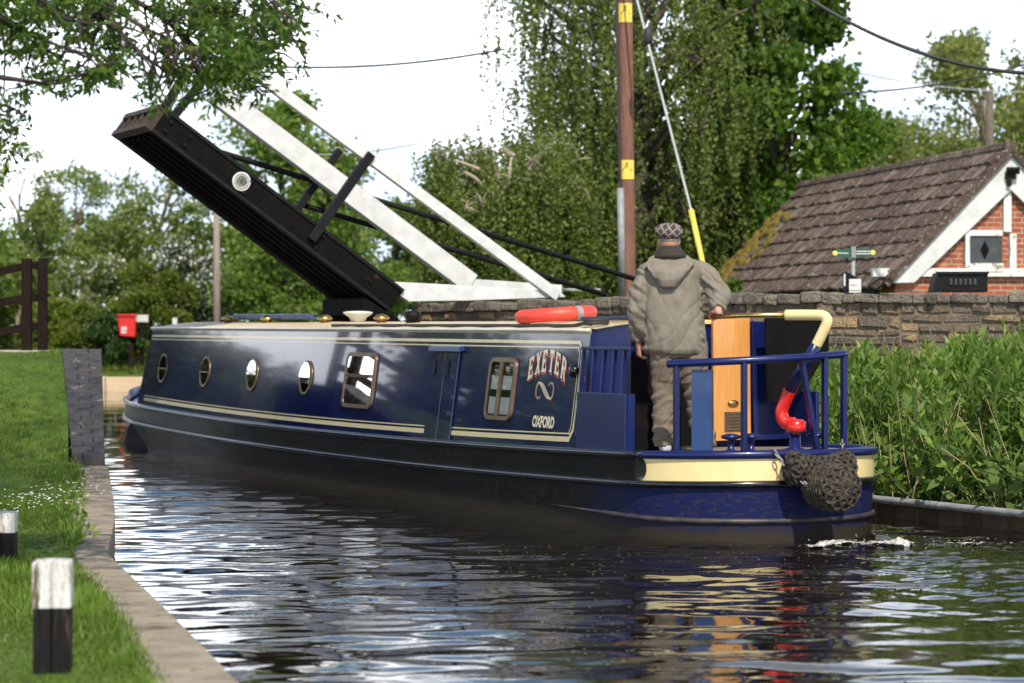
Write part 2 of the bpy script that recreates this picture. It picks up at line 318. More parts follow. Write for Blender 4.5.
def sheet(rows):
    o = len(gv); nc = len(rows[0])
    for r in rows: gv.extend(r)
    for i in range(len(rows) - 1):
        for j in range(nc - 1): gf.append((o + i * nc + j, o + i * nc + j + 1, o + (i + 1) * nc + j + 1, o + (i + 1) * nc + j))
def hl(Y, tt, x): return 0.215 + 1.115 * float(np.clip((Y - 24.2) / 3.8, 0, 1)) + 0.02 * math.sin(1.7 * x + 0.9 * Y) * min(1, tt)
rows = []
for Y in list(np.arange(-8, 20, 1.0)) + list(np.arange(20, 29.7, 0.4)):
    ex = edge_x(EL, Y) - 0.05 if Y < 24.3 else -0.1835 * Y
    rows.append([(ex - q, Y, hl(Y, q, ex - q)) for q in (0, 0.15, 0.4, 0.8, 1.4, 2.2, 3.5, 6, 12, 25, 50)])
rows.append([(p[0], 29.8, -0.7) for p in rows[-1]])
sheet(rows)
def hr(Y, q): return 0.14 + 0.75 * sm(0.3, 4.5, q) + 0.25 * sm(5, 12, q)
rows = []
for Y in list(np.arange(-8, 62.5, 1.5)) + [62.0]:
    ex = edge_x(ER, Y); rows.append([(ex, Y, -0.7)] + [(ex + q, Y, hr(Y, q)) for q in (0.02, 0.3, 0.8, 1.5, 2.5, 4, 6, 10, 25, 80, 300)])
sheet(rows)
sheet([[(x, Y, z) for x in np.linspace(-420, 420, 60)] for Y, z in ((61.9, -0.7), (62.0, 0.30), (63.5, 0.42), (66, 0.78), (75, 1.0), (100, 1.3), (180, 1.5), (420, 2.0), (1500, 2.2))])
me = bpy.data.meshes.new('ground'); me.from_pydata(gv, [], gf)
tag(link('ground', me, gm, smooth=True), kind='structure')
# concrete coping of the towpath edge in cast lengths, then older stone coping
def ex_in(Y): return edge_x([(-8, 3.0), (0, 0.9), (9.54, -1.41), (14.86, -2.70), (16.6, -2.96), (17.6, -3.22), (21.9, -3.95), (24.5, -4.44)], Y)
Yc = -4.0; k = 0; cps = MB()
while Yc < 24.4:
    L = 1.55 if Yc < 15 else 0.85
    Y1 = min(Yc + L, 15.06) if Yc < 15.05 else min(Yc + L, 24.45)
    z = 0.225 + random.Random(k).uniform(-0.006, 0.006)
    a = [(edge_x(EL, Yc + 0.012), Yc + 0.012), (edge_x(EL, Y1 - 0.012), Y1 - 0.012), (ex_in(Y1 - 0.012), Y1 - 0.012), (ex_in(Yc + 0.012), Yc + 0.012)]
    cps.prism([(x, y, -0.5) for x, y in a], (0, 0, 0.5 + z)); Yc = Y1; k += 1
tag(cps.build('kerb', M['concrete'], bevel=0.02), kind='structure')
M['bluebrick'] = brickmat('blue engineering brick', (0.075, 0.07, 0.085), (0.12, 0.11, 0.125), (0.06, 0.055, 0.05), 0.36, 0.115, soil=(0.10, 0.085, 0.075), msize=0.014)
M['redbrick'] = brickmat('weathered red brick', (0.36, 0.085, 0.035), (0.27, 0.065, 0.035), (0.36, 0.27, 0.20), 0.235, 0.082, soil=(0.42, 0.17, 0.10))
# sloping wing wall of the bridge narrows, bricks on edge along its top
A = [at(72, 455, 24.5), at(105, 455, 24.5), at(101.5, 348, 28.0), at(62, 348, 28.0)]
M_w = MB()
nst = 26; r = random.Random(4)
for i in range(nst):
    f0, f1 = i / nst + 0.001, (i + 1) / nst - 0.003
    P = [A[0].lerp(A[3], f0), A[1].lerp(A[2], f0), A[1].lerp(A[2], f1), A[0].lerp(A[3], f1)]
    dz = r.uniform(-0.006, 0.006); m1 = (.34, .66)[i % 2] + r.uniform(-.02, .02)
    for s0, s1 in ((0, m1 - 0.012), (m1 + 0.012, 1)):
        Q = [P[0].lerp(P[1], s0), P[0].lerp(P[1], s1), P[3].lerp(P[2], s1), P[3].lerp(P[2], s0)]
        M_w.prism([q + Vector((0, 0, dz - 0.11)) for q in Q], (0, 0, 0.11))
ww = empty('wing_wall', (A[0].x, A[0].y, 0), 'sloping blue brick wing wall rising from the canal edge beside the grass bank', 'wall')
M_w.build('coping', mat('blue brick coping', (0.034, 0.033, 0.038), (0.062, 0.058, 0.062), 0.75, 9, bump=0.5, spots=[((0.20, 0.17, 0.14), 5, 0.62), ((0.05, 0.06, 0.03), 3, 0.64)]), ww, bevel=0.012)
cr = MB(); cr.prism([(A[0].x + .02, A[0].y, -0.6), (A[1].x - .02, A[1].y, -0.6), (A[2].x - .02, A[2].y, -0.6), (A[3].x + .02, A[3].y, -0.6)], (0, 0, 0.6))
for i, z in ((4, A[0].z - 0.07), (5, A[1].z - 0.07), (6, A[2].z - 0.07), (7, A[3].z - 0.07)): cr.v[i].z = z
cr.build('brick_face', M['bluebrick'], ww)
# offside canal edge: a rounded capping on steel piling, and the stone edge of the far bank
oc = MB(); pts = [(edge_x(ER, Y) - 0.03, Y, 0.155) for Y in np.arange(8, 29, 0.8)]; oc.tube(pts, 0.032, 8)
tag(oc.build('offside_kerb', mat('grey capping', (0.20, 0.21, 0.22), (0.32, 0.33, 0.34), 0.7, 7, bump=0.4), smooth=True), kind='structure')
pl = MB()
for i, Y in enumerate(np.arange(8, 29, 0.25)): pl.bar((edge_x(ER, Y) + (0.0 if i % 2 else 0.03), Y, 0.02), (edge_x(ER, Y + .25) + (0.0 if i % 2 else 0.03), Y + 0.25, 0.02), 0.03, 0.26)
tag(pl.build('bank_piling', mat('rusty wet piling', (0.11, 0.075, 0.045), (0.06, 0.045, 0.03), 0.85, 6, bump=0.5)), kind='structure')
fk = MB(); r = random.Random(9); x = -26.0
while x < 2: L = r.uniform(0.9, 1.4); fk.box((x + L / 2, 62.0, 0.02), (L - 0.02, 0.5, 0.70 + r.uniform(-.02, .02))); x += L
tag(fk.build('far_kerb', mat('pale stone edging', (0.52, 0.38, 0.25), (0.62, 0.48, 0.33), 0.9, 3, bump=0.4, spots=[((0.14, 0.11, 0.08), 1.2, 0.62)]), bevel=0.02), kind='structure')
tag(MB().prism([(-12, 28.3, 1.335), (-5.55, 28.3, 1.335), (-5.5, 29.4, 1.335), (-12, 29.4, 1.335)], (0, 0, 0.02)).build('path', mat('pale grit path', (0.36, 0.33, 0.28), (0.46, 0.42, 0.37), 0.95, 9, bump=0.4)), kind='structure')
# ------------------------------------------------------------------ stone wall on the offside
def stonemat(name, cols, moss):
    m = mat(name, (0.2, 0.2, 0.2), (0.3, 0.3, 0.3), 0.92, 9, bump=0.9, bscale=34, detail=9, dist=0.03); t = m.node_tree; b = t.nodes['Principled BSDF']
    ge = N(t, 'ShaderNodeNewGeometry'); k = len(cols); rp = ramp(t, [((i + .5) / k, c) for i, c in enumerate(cols)], ge.outputs['Random Per Island'])
    g = N(t, 'ShaderNodeTexCoord'); n = N(t, 'ShaderNodeTexNoise', Scale=6.0, Detail=9.0, Roughness=0.75); t.links.new(g.outputs['Object'], n.inputs['Vector'])
    kk = ramp(t, [(0.3, 0.42), (0.7, 1.45)], n.outputs[0]); col = mixc(t, 1.0, rp.outputs[0], kk.outputs[0], 'MULTIPLY')
    for mc, sc, th in moss:
        n3 = N(t, 'ShaderNodeTexNoise', Scale=sc, Detail=7.0, Roughness=0.7); t.links.new(g.outputs['Object'], n3.inputs['Vector'])
        col = mixc(t, ramp(t, [(th, 0.0), (th + .05, 1.0)], n3.outputs[0]).outputs[0], col, mc)
    t.links.new(col, b.inputs['Base Color']); return m
M['stone'] = stonemat('rubble stone', [(0.19, 0.14, 0.095), (0.155, 0.118, 0.082), (0.21, 0.155, 0.10), (0.17, 0.13, 0.095), (0.15, 0.118, 0.09), (0.20, 0.15, 0.10), (0.38, 0.26, 0.13), (0.16, 0.125, 0.09)], [((0.085, 0.07, 0.052), 3.0, 0.53), ((0.34, 0.31, 0.26), 15.0, 0.61), ((0.42, 0.29, 0.14), 2.6, 0.66), ((0.06, 0.05, 0.035), 12.0, 0.6)])
M['mortar'] = mat('lime mortar', (0.12, 0.095, 0.07), (0.20, 0.155, 0.115), 0.95, 6, bump=0.5)
WP = [at(413, 303, 30.6), at(520, 300, 29.2), at(636, 296, 27.8), at(745, 293, 26.8), at(900, 291.5, 26.0), at(1120, 291, 25.2)]
def stone_wall():
    root = empty('stone_wall', (WP[0].x, WP[0].y, 0.8), 'long low rubble stone wall with mossy coping in front of the cottage', 'wall')
    st, cp, co = MB(), MB(), MB(); r = random.Random(11)
    for P, Q in zip(WP[:-1], WP[1:]):
        d = Vector((Q.x - P.x, Q.y - P.y, 0)); L = d.length; d.normalize(); n = Vector((d.y, -d.x, 0))
        co.prism([Vector((P.x, P.y, 0.2)) - n * 0.03, Vector((Q.x, Q.y, 0.2)) - n * 0.03, Vector((Q.x, Q.y, 0.2)) - n * 0.36, Vector((P.x, P.y, 0.2)) - n * 0.36], (0, 0, min(P.z, Q.z) - 0.32))
        z = 0.5
        while z < P.z - 0.14:
            hh = min(r.uniform(0.08, 0.17), P.z - 0.09 - z); s = r.uniform(-0.15, 0)
            while s < L:
                w = r.uniform(0.10, 0.42); a, b_ = max(s, 0) + .003, min(s + w, L) - .003
                if b_ - a > 0.04:
                    zz = z + (Q.z - P.z) * (s / L); pr = r.uniform(-0.02, 0.008); i = r.uniform(0, .03)
                    vs = []
                    for off, q in ((pr, 0.008), (-0.16, 0)):
                        for u, v in ((a + q + r.uniform(0, .012), zz + q + i), (b_ - q - r.uniform(0, .012), zz + q + r.uniform(0, .014)), (b_ - q - r.uniform(0, .014), zz + hh - q - .008), (a + q + r.uniform(0, .014), zz + hh - q - r.uniform(0, .016))):
                            p = Vector((P.x, P.y, 0)) + d * u + n * off; p.z = v; vs.append(p)
                    st.add(vs, [(0, 1, 2, 3), (7, 6, 5, 4), (0, 4, 5, 1), (1, 5, 6, 2), (2, 6, 7, 3), (3, 7, 4, 0)])
                s += w
            z += hh
        s = 0
        while s < L:                                        # rough coping stones bedded on top
            w = r.uniform(0.10, 0.30); hh = r.uniform(0.085, 0.13); c = Vector((P.x, P.y, 0)) + d * (s + w / 2) - n * 0.17
            c.z = P.z + (Q.z - P.z) * ((s + w / 2) / L) - 0.125 + hh / 2
            cp.box(c, (w * 0.97, 0.42 + r.uniform(-.04, .05), hh), Matrix.Rotation(math.atan2(d.y, d.x), 3, 'Z') @ Matrix.Rotation(r.uniform(-.07, .07), 3, 'Y') @ Matrix.Rotation(r.uniform(-.06, .06), 3, 'X')); s += w
    co.build('core', M['mortar'], root); st.build('masonry', M['stone'], root, bevel=0.006)
    cp.build('coping', stonemat('coping stone', [(0.19, 0.155, 0.12), (0.14, 0.118, 0.095), (0.23, 0.19, 0.145), (0.125, 0.11, 0.09)], [((0.065, 0.055, 0.045), 5.0, 0.56), ((0.34, 0.32, 0.28), 20.0, 0.63), ((0.07, 0.065, 0.02), 2.5, 0.6)]), root, bevel=0.02)
stone_wall()
# ------------------------------------------------------------------ cottage
RD = Vector((-0.19, 0.982, 0)); GD = Vector((0.982, 0.19, 0)); AP = at(1008, 154, 38.0); HW, ZE, RL = 2.02, 2.30, 10.3
def gp(px, py, off=0.0):
    return plane_pt(px, py, AP - RD * off, GD)
def cottage():
    base = AP.copy(); base.z = 0.9
    root = empty('cottage', base, 'small brick cottage with white timbered gable and mossy tiled roof behind the wall', 'cottage')
    w = MB(); inn = HW - 0.16; za = AP.z - 0.22
    P = [AP + GD * s for s in (-inn, inn)]
    pent = [Vector((P[0].x, P[0].y, 0.6)), Vector((P[1].x, P[1].y, 0.6)), Vector((P[1].x, P[1].y, ZE)), Vector((AP.x, AP.y, za)), Vector((P[0].x, P[0].y, ZE))]
    w.prism(pent, RD * (RL - 0.1)); 
    me = w.mesh('wall'); me.transform(Matrix.Translation(-base)); R3 = Matrix.Rotation(-math.atan2(GD.y, GD.x), 4, 'Z')
    wo_ = link('wall', me, None, root, local=True); me.materials.clear()
    m = M['redbrick'].copy(); mp_ = [n for n in m.node_tree.nodes if n.type == 'MAPPING'][0]; mp_.inputs['Rotation'].default_value = (R(-90), 0, 0); me.materials.append(m)
    me.transform(R3); wo_.rotation_euler = (0, 0, math.atan2(GD.y, GD.x))
    # tiled roof, each slope of overlapping courses
    tm = stonemat('stone roof tiles', [(0.105, 0.066, 0.048), (0.14, 0.095, 0.070), (0.065, 0.044, 0.034), (0.12, 0.075, 0.053), (0.20, 0.15, 0.12)], [((0.38, 0.35, 0.31), 15.0, 0.575), ((0.045, 0.032, 0.026), 5.0, 0.56)])
    r = random.Random(5); rf = MB(); sl_ = HW + 0.16; zb = AP.z + 0.04
    for sgn in (-1, 1):
        dn = (GD * sgn * HW + Vector((0, 0, ZE - AP.z))).normalized(); nn = RD.cross(dn) * (1 if RD.cross(dn).z > 0 else -1)
        SL = math.hypot(HW, AP.z - ZE) + 0.18; nc = 9 if sgn < 0 else 6; g_ = SL / nc
        top = Vector((AP.x, AP.y, zb))
        for c in range(nc):
            s = -0.12
            while s < RL:
                wd = r.uniform(0.13, 0.18); a = top + dn * (c * g_ - 0.03) + RD * s; L = g_ + 0.05 + r.uniform(-.02, .025); th = 0.045 + r.uniform(0, .012); tl = 0.055 + r.uniform(-.012, .016)
                q = [a + nn * 0.02, a + RD * (wd - .006) + nn * 0.02, a + RD * (wd - .006) + dn * L + nn * tl, a + dn * L + nn * (tl + r.uniform(-.008, .008))]
                rf.prism(q, nn * th); s += wd
        rf.prism([top + nn * 0.0 - RD * .1, top + RD * RL, top + RD * RL + dn * SL, top - RD * .1 + dn * SL], nn * 0.015)
    s = -0.14                                             # ridge tiles
    while s < RL:
        a = Vector((AP.x, AP.y, zb + 0.05)) + RD * s; rf.tube([a, a + RD * 0.36], 0.11, 8); s += 0.37
    rf.build('roof', tm, root)
    ms = MB()                                              # moss along the far foot of the slope
    wb = MB()
    def board(a, b, wd, th=0.05, off=0.03):
        a, b = gp(*a, off), gp(*b, off); wb.bar(a, b, th, wd, up=(0, 0, 1)) if abs((b - a).normalized().z) < .9 else wb.bar(a, b, wd, th, up=RD)
    top = Vector((AP.x, AP.y, AP.z))
    for sgn in (-1, 1):                                    # barge boards
        bb = MB(); dn = (GD * sgn * HW + Vector((0, 0, ZE - AP.z))).normalized(); up = Vector((0, 0, 1)); o = -RD * 0.09
        p0, p1 = top + o + Vector((0, 0, -.01)), top + o + dn * 2.86
        bb.prism([p0, p1, p1 + Vector((0, 0, -.06)) - GD * sgn * .34 - dn * .1, p0 + Vector((0, 0, -0.56))], -RD * 0.04)
        bb.build('barge_board', M['white'], root, bevel=0.006)
        tv = MB(); tv.bar(top + o * 1.9 + Vector((0, 0, .045)), p1 + o * .9 + dn * .1 + Vector((0, 0, .045)), 0.10, 0.05, up=RD); tv.build('verge', tm, root)
    oldw = mat('flaking white timber', (0.62, 0.60, 0.57), (0.74, 0.73, 0.70), 0.75, 7, bump=0.5, stretch=(2, 2, 2), spots=[((0.20, 0.15, 0.11), 4.0, 0.58)])
    def beam(name, a, b, wd, dep=0.06, off=0.02, m=oldw):
        k = MB(); k.bar(gp(*a, off), gp(*b, off), dep, wd, up=(0, 0, 1) if abs(a[1] - b[1]) < 30 else GD) if abs(a[1] - b[1]) < 30 else k.bar(gp(*a, off), gp(*b, off), wd, dep, up=RD)
        return k.build(name, m, root, bevel=0.006)
    beam('tie_beam', (872, 272.5), (1062, 272.5), 0.13, 0.10, 0.05)
    beam('brace', (912, 268), (962, 222), 0.13, 0.06, 0.031)
    beam('king_post', (1007, 186), (1007, 232), 0.13, 0.06, 0.030)
    beam('window_post', (1012.5, 234), (1012.5, 268), 0.11, 0.07, 0.035)
    # shuttered opening with its frame
    sh = MB(); c = [gp(966, 233, .02), gp(1001, 233, .02), gp(1001, 267.5, .02), gp(966, 267.5, .02)]
    sh.prism(c, -RD * 0.05); so_ = sh.build('shutter', mat('dark grey board', (0.035, 0.04, 0.047), (0.055, 0.06, 0.068), 0.6, 6, bump=0.2, spots=[((0.10, 0.10, 0.10), 6, .68)]), root)
    dm = MB(); cc = (c[0] + c[2]) / 2 - RD * 0.0515; ww_ = .075; dm.prism([cc + Vector((0, 0, .15)), cc + GD * ww_, cc - Vector((0, 0, .15)), cc - GD * ww_], -RD * 0.004); dm.build('diamond_shade', M['dark'], so_)  # dark plate on the board, painting in the shade of a cut-out
    fr = MB()
    for i, j, wd in ((0, 1, .09), (2, 3, .13), (3, 0, .07)): fr.bar(c[i] - RD * .04, c[j] - RD * .04, .07 if i != 2 else .11, wd, up=(0, 0, 1)) if i in (0, 2) else fr.bar(c[i] - RD * .038, c[j] - RD * .038, wd, .07, up=RD)
    fr.build('shutter_frame', oldw, root)
    ft = MB(); q = gp(1010, 176, .14); ft.box(q, (.16, .12, .10)); ft.box(q + Vector((.03, -.08, .08)), (.20, .10, .09), Matrix.Rotation(.4, 3, 'X')); ft.box(q + Vector((-.02, -.02, -.10)), (.07, .10, .12)); ft.build('floodlight', M['black'], root, bevel=0.01)
    # gutter along the near eave
    e0 = top + GD * -HW; gu = MB(); gu.tube([Vector((e0.x, e0.y, ZE - .12)) - GD * .12, Vector((e0.x, e0.y, ZE - .12)) - GD * .12 + RD * RL], 0.06, 8); gu.build('gutter', M['black'], root, smooth=True)
    mo = MB(); r = random.Random(3)
    dn = (GD * -HW + Vector((0, 0, ZE - AP.z))).normalized(); nn = RD.cross(dn); nn = nn if nn.z > 0 else -nn
    for i in range(150):
        s = RL - abs(r.gauss(0, .75)); q = r.uniform(.9, 2.9); p = Vector((AP.x, AP.y, AP.z + .1)) + RD * s + dn * q + nn * .05; rr_ = r.uniform(.04, .13)
        mo.lathe(p, [(rr_, 0), (rr_ * .8, rr_ * .35), (rr_ * .3, rr_ * .5)], 7, Matrix.Rotation(-math.radians(45), 3, RD))
    tag(mo.build('roof_moss', mat('yellow moss', (0.12, 0.088, 0.010), (0.19, 0.135, 0.018), 0.95, 20, bump=0.6), root), kind='stuff')
cottage()
# ------------------------------------------------------------------ lift bridge
BD = Vector((-0.909, -0.417, 0)); BW = Vector((-0.417, 0.909, 0)); B0 = at(400, 287, 29.3)
def bp_(px, py, w=0.0): return plane_pt(px, py, B0 + BW * w, BD)
def lift_bridge():
    W = 1.48
    root = empty('lift_bridge', (B0.x, B0.y, 0), 'raised black timber lift bridge with white rails and number roundel over the canal', 'bridge')
    h = bp_(404, 290); tp = bp_(167, 109); d = (tp - h).normalized(); up = BW.cross(d); up = up if up.z > 0 else -up
    L = (tp - h).length; fh = 0.32
    dk = MB()                                              # two main side beams
    for w, nm in ((0, 'side_beam'), (W - 0.14, 'side_beam')):
        k = MB(); a = h + BW * w; k.prism([a, a + d * L, a + d * L - up * fh, a - up * fh], BW * 0.14); k.build(nm, M['timberdark'], root, bevel=0.012)
        k = MB(); k.prism([a + up * .004 - BW * .02, a + d * L + up * .004 - BW * .02, a + d * L - up * .035 - BW * .02, a - up * .035 - BW * .02], BW * 0.018); k.build('flange', M['black'], root)
        k = MB(); k.prism([a - up * (fh - .035) - BW * .02, a + d * L - up * (fh - .035) - BW * .02, a + d * L - up * (fh + .004) - BW * .02, a - up * (fh + .004) - BW * .02], BW * 0.018); k.build('flange', M['black'], root)
    jo = MB()
    for i in range(5): a = h + BW * (0.14 + (W - .28) * (i + 0.5) / 5 - .035) - up * .09; jo.prism([a, a + d * (L - .10), a + d * (L - .10) - up * (fh - .13), a - up * (fh - .13)], BW * 0.08)
    jo.build('joists', M['timberdark'], root)
    pk = MB(); r = random.Random(2); s = 0.02
    while s < L - .05: pk.prism([h + d * s + BW * .15 - up * .08, h + d * (s + .165) + BW * .15 - up * .08, h + d * (s + .165) + BW * .15 - up * (.03 - r.uniform(0, .012)), h + d * s + BW * .15 - up * .03], BW * (W - .30)); s += .18
    pk.build('deck_planks', mat('worn deck planks', (0.02, 0.014, 0.011), (0.05, 0.034, 0.024), 0.8, 6, bump=.4), root)
    ep = MB(); e = h + d * L                                # tip beam: frame and slats with gaps
    for u0 in (0, fh - .07): ep.prism([e - up * u0, e + d * .10 - up * u0, e + d * .10 - up * (u0 + .07), e - up * (u0 + .07)], BW * W)
    n = 6
    for i in range(n): ep.prism([e + BW * (W - .06) * i / (n - 1) - up * .07, e + d * .09 + BW * (W - .06) * i / (n - 1) - up * .07, e + d * .09 + BW * (W - .06) * i / (n - 1) - up * (fh - .07), e + BW * (W - .06) * i / (n - 1) - up * (fh - .07)], BW * .05)
    ep.build('tip_frame', mat('rusty black steel', (0.02, 0.014, 0.011), (0.07, 0.04, 0.025), 0.7, 8, bump=.3), root)
    tr = MB(); a = h + d * (L - .55) - BW * .022
    for i, (s, u) in enumerate(((.12, .1), (.12, .22), (.4, .1), (.4, .22), (1.3, .08), (1.3, .25), (2.4, .08), (2.4, .25), (3.2, .17))): c = h + d * (L - s) - up * u; tr = MB(); tr.tube([c, c - BW * .035], .018, 8); tr.build('bolt', M['black'], root)
    # roundel with the bridge number
    c = bp_(241, 181.5) - BW * .012; q = Matrix((d * -1, up, -BW)).transposed()
    k = MB(); k.lathe(c, [(.112, 0), (.112, .012), (.10, .014), (.001, .014)], 28, q); k.lathe(c, [(.08, .0135), (.074, .018), (.070, .0135)], 28, q); pt = k.build('number_plate', mat('worn white enamel', (.62, .61, .58), (.74, .73, .70), .5, 12, spots=[((.25, .23, .2), 22, .62)]), root)
    k = MB(); k.lathe(c, [(.098, .0145), (.098, .0165), (.076, .0165), (.076, .0145)], 28, q); k.build('ring', mat('grey ring', (.22, .21, .2), (.34, .33, .31), .6, 30), pt)
    text_mesh('number', '187', c + (-BW) * .0155, d * -1, up, .085, M['black'], pt, root, align='CENTER', dz=-.03)
    # rails, posts and balance beam
    def rail(name, a, b, w, wd, dep, m=M['white']):
        k = MB(); k.bar(bp_(*a, w), bp_(*b, w), dep, wd, up=up); return k.build(name, m, root, bevel=.006)
    rail('hand_rail', (256, 74), (557, 296), .02, .135, .10)
    rail('balance_beam', (214, 92), (470, 284), W - .1, .27, .16)
    k = MB(); k.prism([bp_(379, 281, .02), bp_(409, 301.5, .02), bp_(470, 300.5, .02), bp_(566, 297, .02), bp_(560, 291.5, .02), bp_(478, 286, .02)], BW * .16); k.build('tail_beam', M['white'], root, bevel=.006)
    k = MB(); k.bar(bp_(470, 284, W - .1), bp_(560, 290, W - .1), .12, .13, up=(0, 0, 1)); k.build('tail_beam', M['white'], root, bevel=.006)
    k = MB(); k.bar(bp_(311, 240, -.03), bp_(371, 154, -.03), .08, .11, up=d); k.build('rail_post', M['black'], root, bevel=.006)
    k = MB(); k.bar(bp_(294, 214, W + .06), bp_(340, 150, W + .06), .08, .09, up=d); k.build('rail_post', M['black'], root, bevel=.006)
    k = MB(); k.bar(bp_(164, 108, .02), bp_(190, 68, .02), .08, .10, up=d); k.build('rail_post', M['black'], root, bevel=.006)
    k = MB(); k.bar(bp_(174, 116, W - .1), bp_(214, 66, W - .1), .08, .10, up=d); k.build('rail_post', M['black'], root, bevel=.006)
    for a, b in (((200, 146), (648, 283)), ((296, 203), (606, 295))):
        k = MB(); k.tube([bp_(*a, W + .12), bp_(*b, W + .12)], .036, 8); k.build('lifting_rod', M['black'], root, smooth=True)
    k = MB(); k.tube([bp_(420, 290, W), bp_(600, 290, W + .3)], .02, 6); k.build('tie_rod', M['wirepale'], root)
    # hinge seat
    k = MB(); k.prism([h - up * fh - d * .25, h + d * .35 - up * (fh + .05), h + d * .25 - up * (fh + .22), h - d * .3 - up * (fh + .16)], BW * W); k.build('hinge_seat', M['timberdark'], root)
    ab = MB(); c0 = Vector((h.x, h.y, 0)) - d * 0; dx = -BD
    ab.prism([Vector((h.x, h.y, -.6)) + dx * a - BW * .3 + BW * b for a, b in ((0.05, 0), (1.2, 0), (1.2, 2.3), (.05, 2.3))], (0, 0, 2.0))
    tag(ab.build('bridge_abutment', M['bluebrick'], shift=(h.x, h.y, 0)), 'blue brick abutment carrying the hinge of the lift bridge', 'abutment')
def text_mesh(name, body, org, xd, yd, size, m, parent, root, align='LEFT', dz=0.0, ext=0.0015, sx=1.0, warp=None, bold=0.0, local=False):
    cu = bpy.data.curves.new(name, 'FONT'); cu.body = body; cu.size = size; cu.align_x = align; cu.extrude = 0; cu.offset = bold
    tmp = bpy.data.objects.new(name, cu); C.objects.link(tmp); dg = bpy.context.evaluated_depsgraph_get()
    me = bpy.data.meshes.new_from_object(tmp.evaluated_get(dg)); bpy.data.objects.remove(tmp); bpy.data.curves.remove(cu)
    org, xd, yd = Vector(org), Vector(xd).normalized(), Vector(yd).normalized()
    for v in me.vertices:
        x, y = v.co.x * sx, v.co.y + dz
        v.co = warp(x, y) if warp else org + xd * x + yd * y
    return link(name, me, m, parent, local=local)
lift_bridge()
# ------------------------------------------------------------------ narrowboat (local frame: x forward, y to port, z up)
BC = Vector((1.367, 20.154, 0)); BF = Vector((-0.417, 0.909, 0)); BP = Vector((-0.909, -0.417, 0))
boat = empty('narrowboat', BC, 'long navy blue narrowboat with cream lines heading away under the lift bridge', 'narrowboat', rz=math.atan2(BF.y, BF.x))
def toloc(w): q = Vector(w) - BC; return Vector((q.x * BF.x + q.y * BF.y, q.x * BP.x + q.y * BP.y, q.z))
def towld(l): return BC + BF * l[0] + BP * l[1] + Vector((0, 0, l[2]))
def bl(px, py, y):
    """local point seen at a pixel on the fore-and-aft plane at local y"""
    return toloc(plane_pt(px, py, BC + BP * y, BF))
def bt(px, py, u):
    """local point seen at a pixel on the cross plane at local x = u"""
    return toloc(plane_pt(px, py, BC + BF * u, BP))
def gun(u): return 0.56 + 0.00166 * (u - 6.5) ** 2
def roofz(u): return 1.604 + 0.0015 * u
def ycab(z, u=0): return 0.92 - (z - 0.63) * 0.135
def side(u, z, off=0.0): return Vector((u, ycab(z) + off, z + off * 0.135))
def sp(px, py, off=0.0):
    y = 0.86
    for _ in range(6): p = bl(px, py, y); y = ycab(p.z) + off
    return p
def half(u, lvl=0.0):
    """half beam at x = u; lvl 0 at the gunwale, 1 at the water"""
    nose = 16.0 - 0.75 * lvl; st = -1.08; sl_ = 0.98 - 0.02 * lvl
    if u < st: return (1.04 - .02 * lvl) * math.sqrt(max(0, 1 - (abs((u - st) / sl_)) ** 2.2))
    if u > 11.4: q = (u - 11.4) / (nose - 11.4); return max(0, 1 - q ** 2.6) * (1.04 - .02 * lvl)
    return 1.04 - .02 * lvl
def outline(lvl):
    nose = 16.0 - 0.75 * lvl; end = -1.08 - (0.98 - .02 * lvl)
    us = [nose - (nose - 11.4) * (1 - math.cos(a)) for a in np.linspace(0, math.pi / 2, 26)] + list(np.linspace(11.2, -1.0, 62)) + [-1.08 - (-1.08 - end) * math.sin(a) for a in np.linspace(0.02, math.pi / 2, 26)]
    p = [Vector((u, half(u, lvl), 0)) for u in us]
    return p + [Vector((q.x, -q.y, 0)) for q in p[::-1][1:]]
O0 = outline(0.0); cum = [0]
for a, b_ in zip(O0[:-1], O0[1:]): cum.append(cum[-1] + (b_ - a).length)
STOT = cum[-1]
def osamp(s, lvl=0.0):
    """point on the hull line at arc length s from the stem down the port side, and its outward normal"""
    i = min(max(int(np.searchsorted(cum, s)) - 1, 0), len(O0) - 2); f = (s - cum[i]) / max(1e-9, cum[i + 1] - cum[i]); p = O0[i].lerp(O0[i + 1], f)
    tn = (O0[i + 1] - O0[i]).normalized(); n = Vector((-tn.y, tn.x, 0)); n = -n if n.dot(p - Vector((min(max(p.x, 0), 10), 0, 0))) < 0 else n
    return p, n
def s_of_px(px, z=0.66, lo=STOT * 0.38, hi=STOT * 0.60):
    best = min(np.linspace(lo, hi, 1500), key=lambda s: abs((lambda w: 512 + F * w.x / w.y)(towld(osamp(s)[0] + Vector((0, 0, z)))) - px) + (50 if osamp(s)[1].dot(Vector((BF.dot(Vector((0, -1, 0))), BP.dot(Vector((0, -1, 0))), 0))) < 0.02 else 0))
    return best
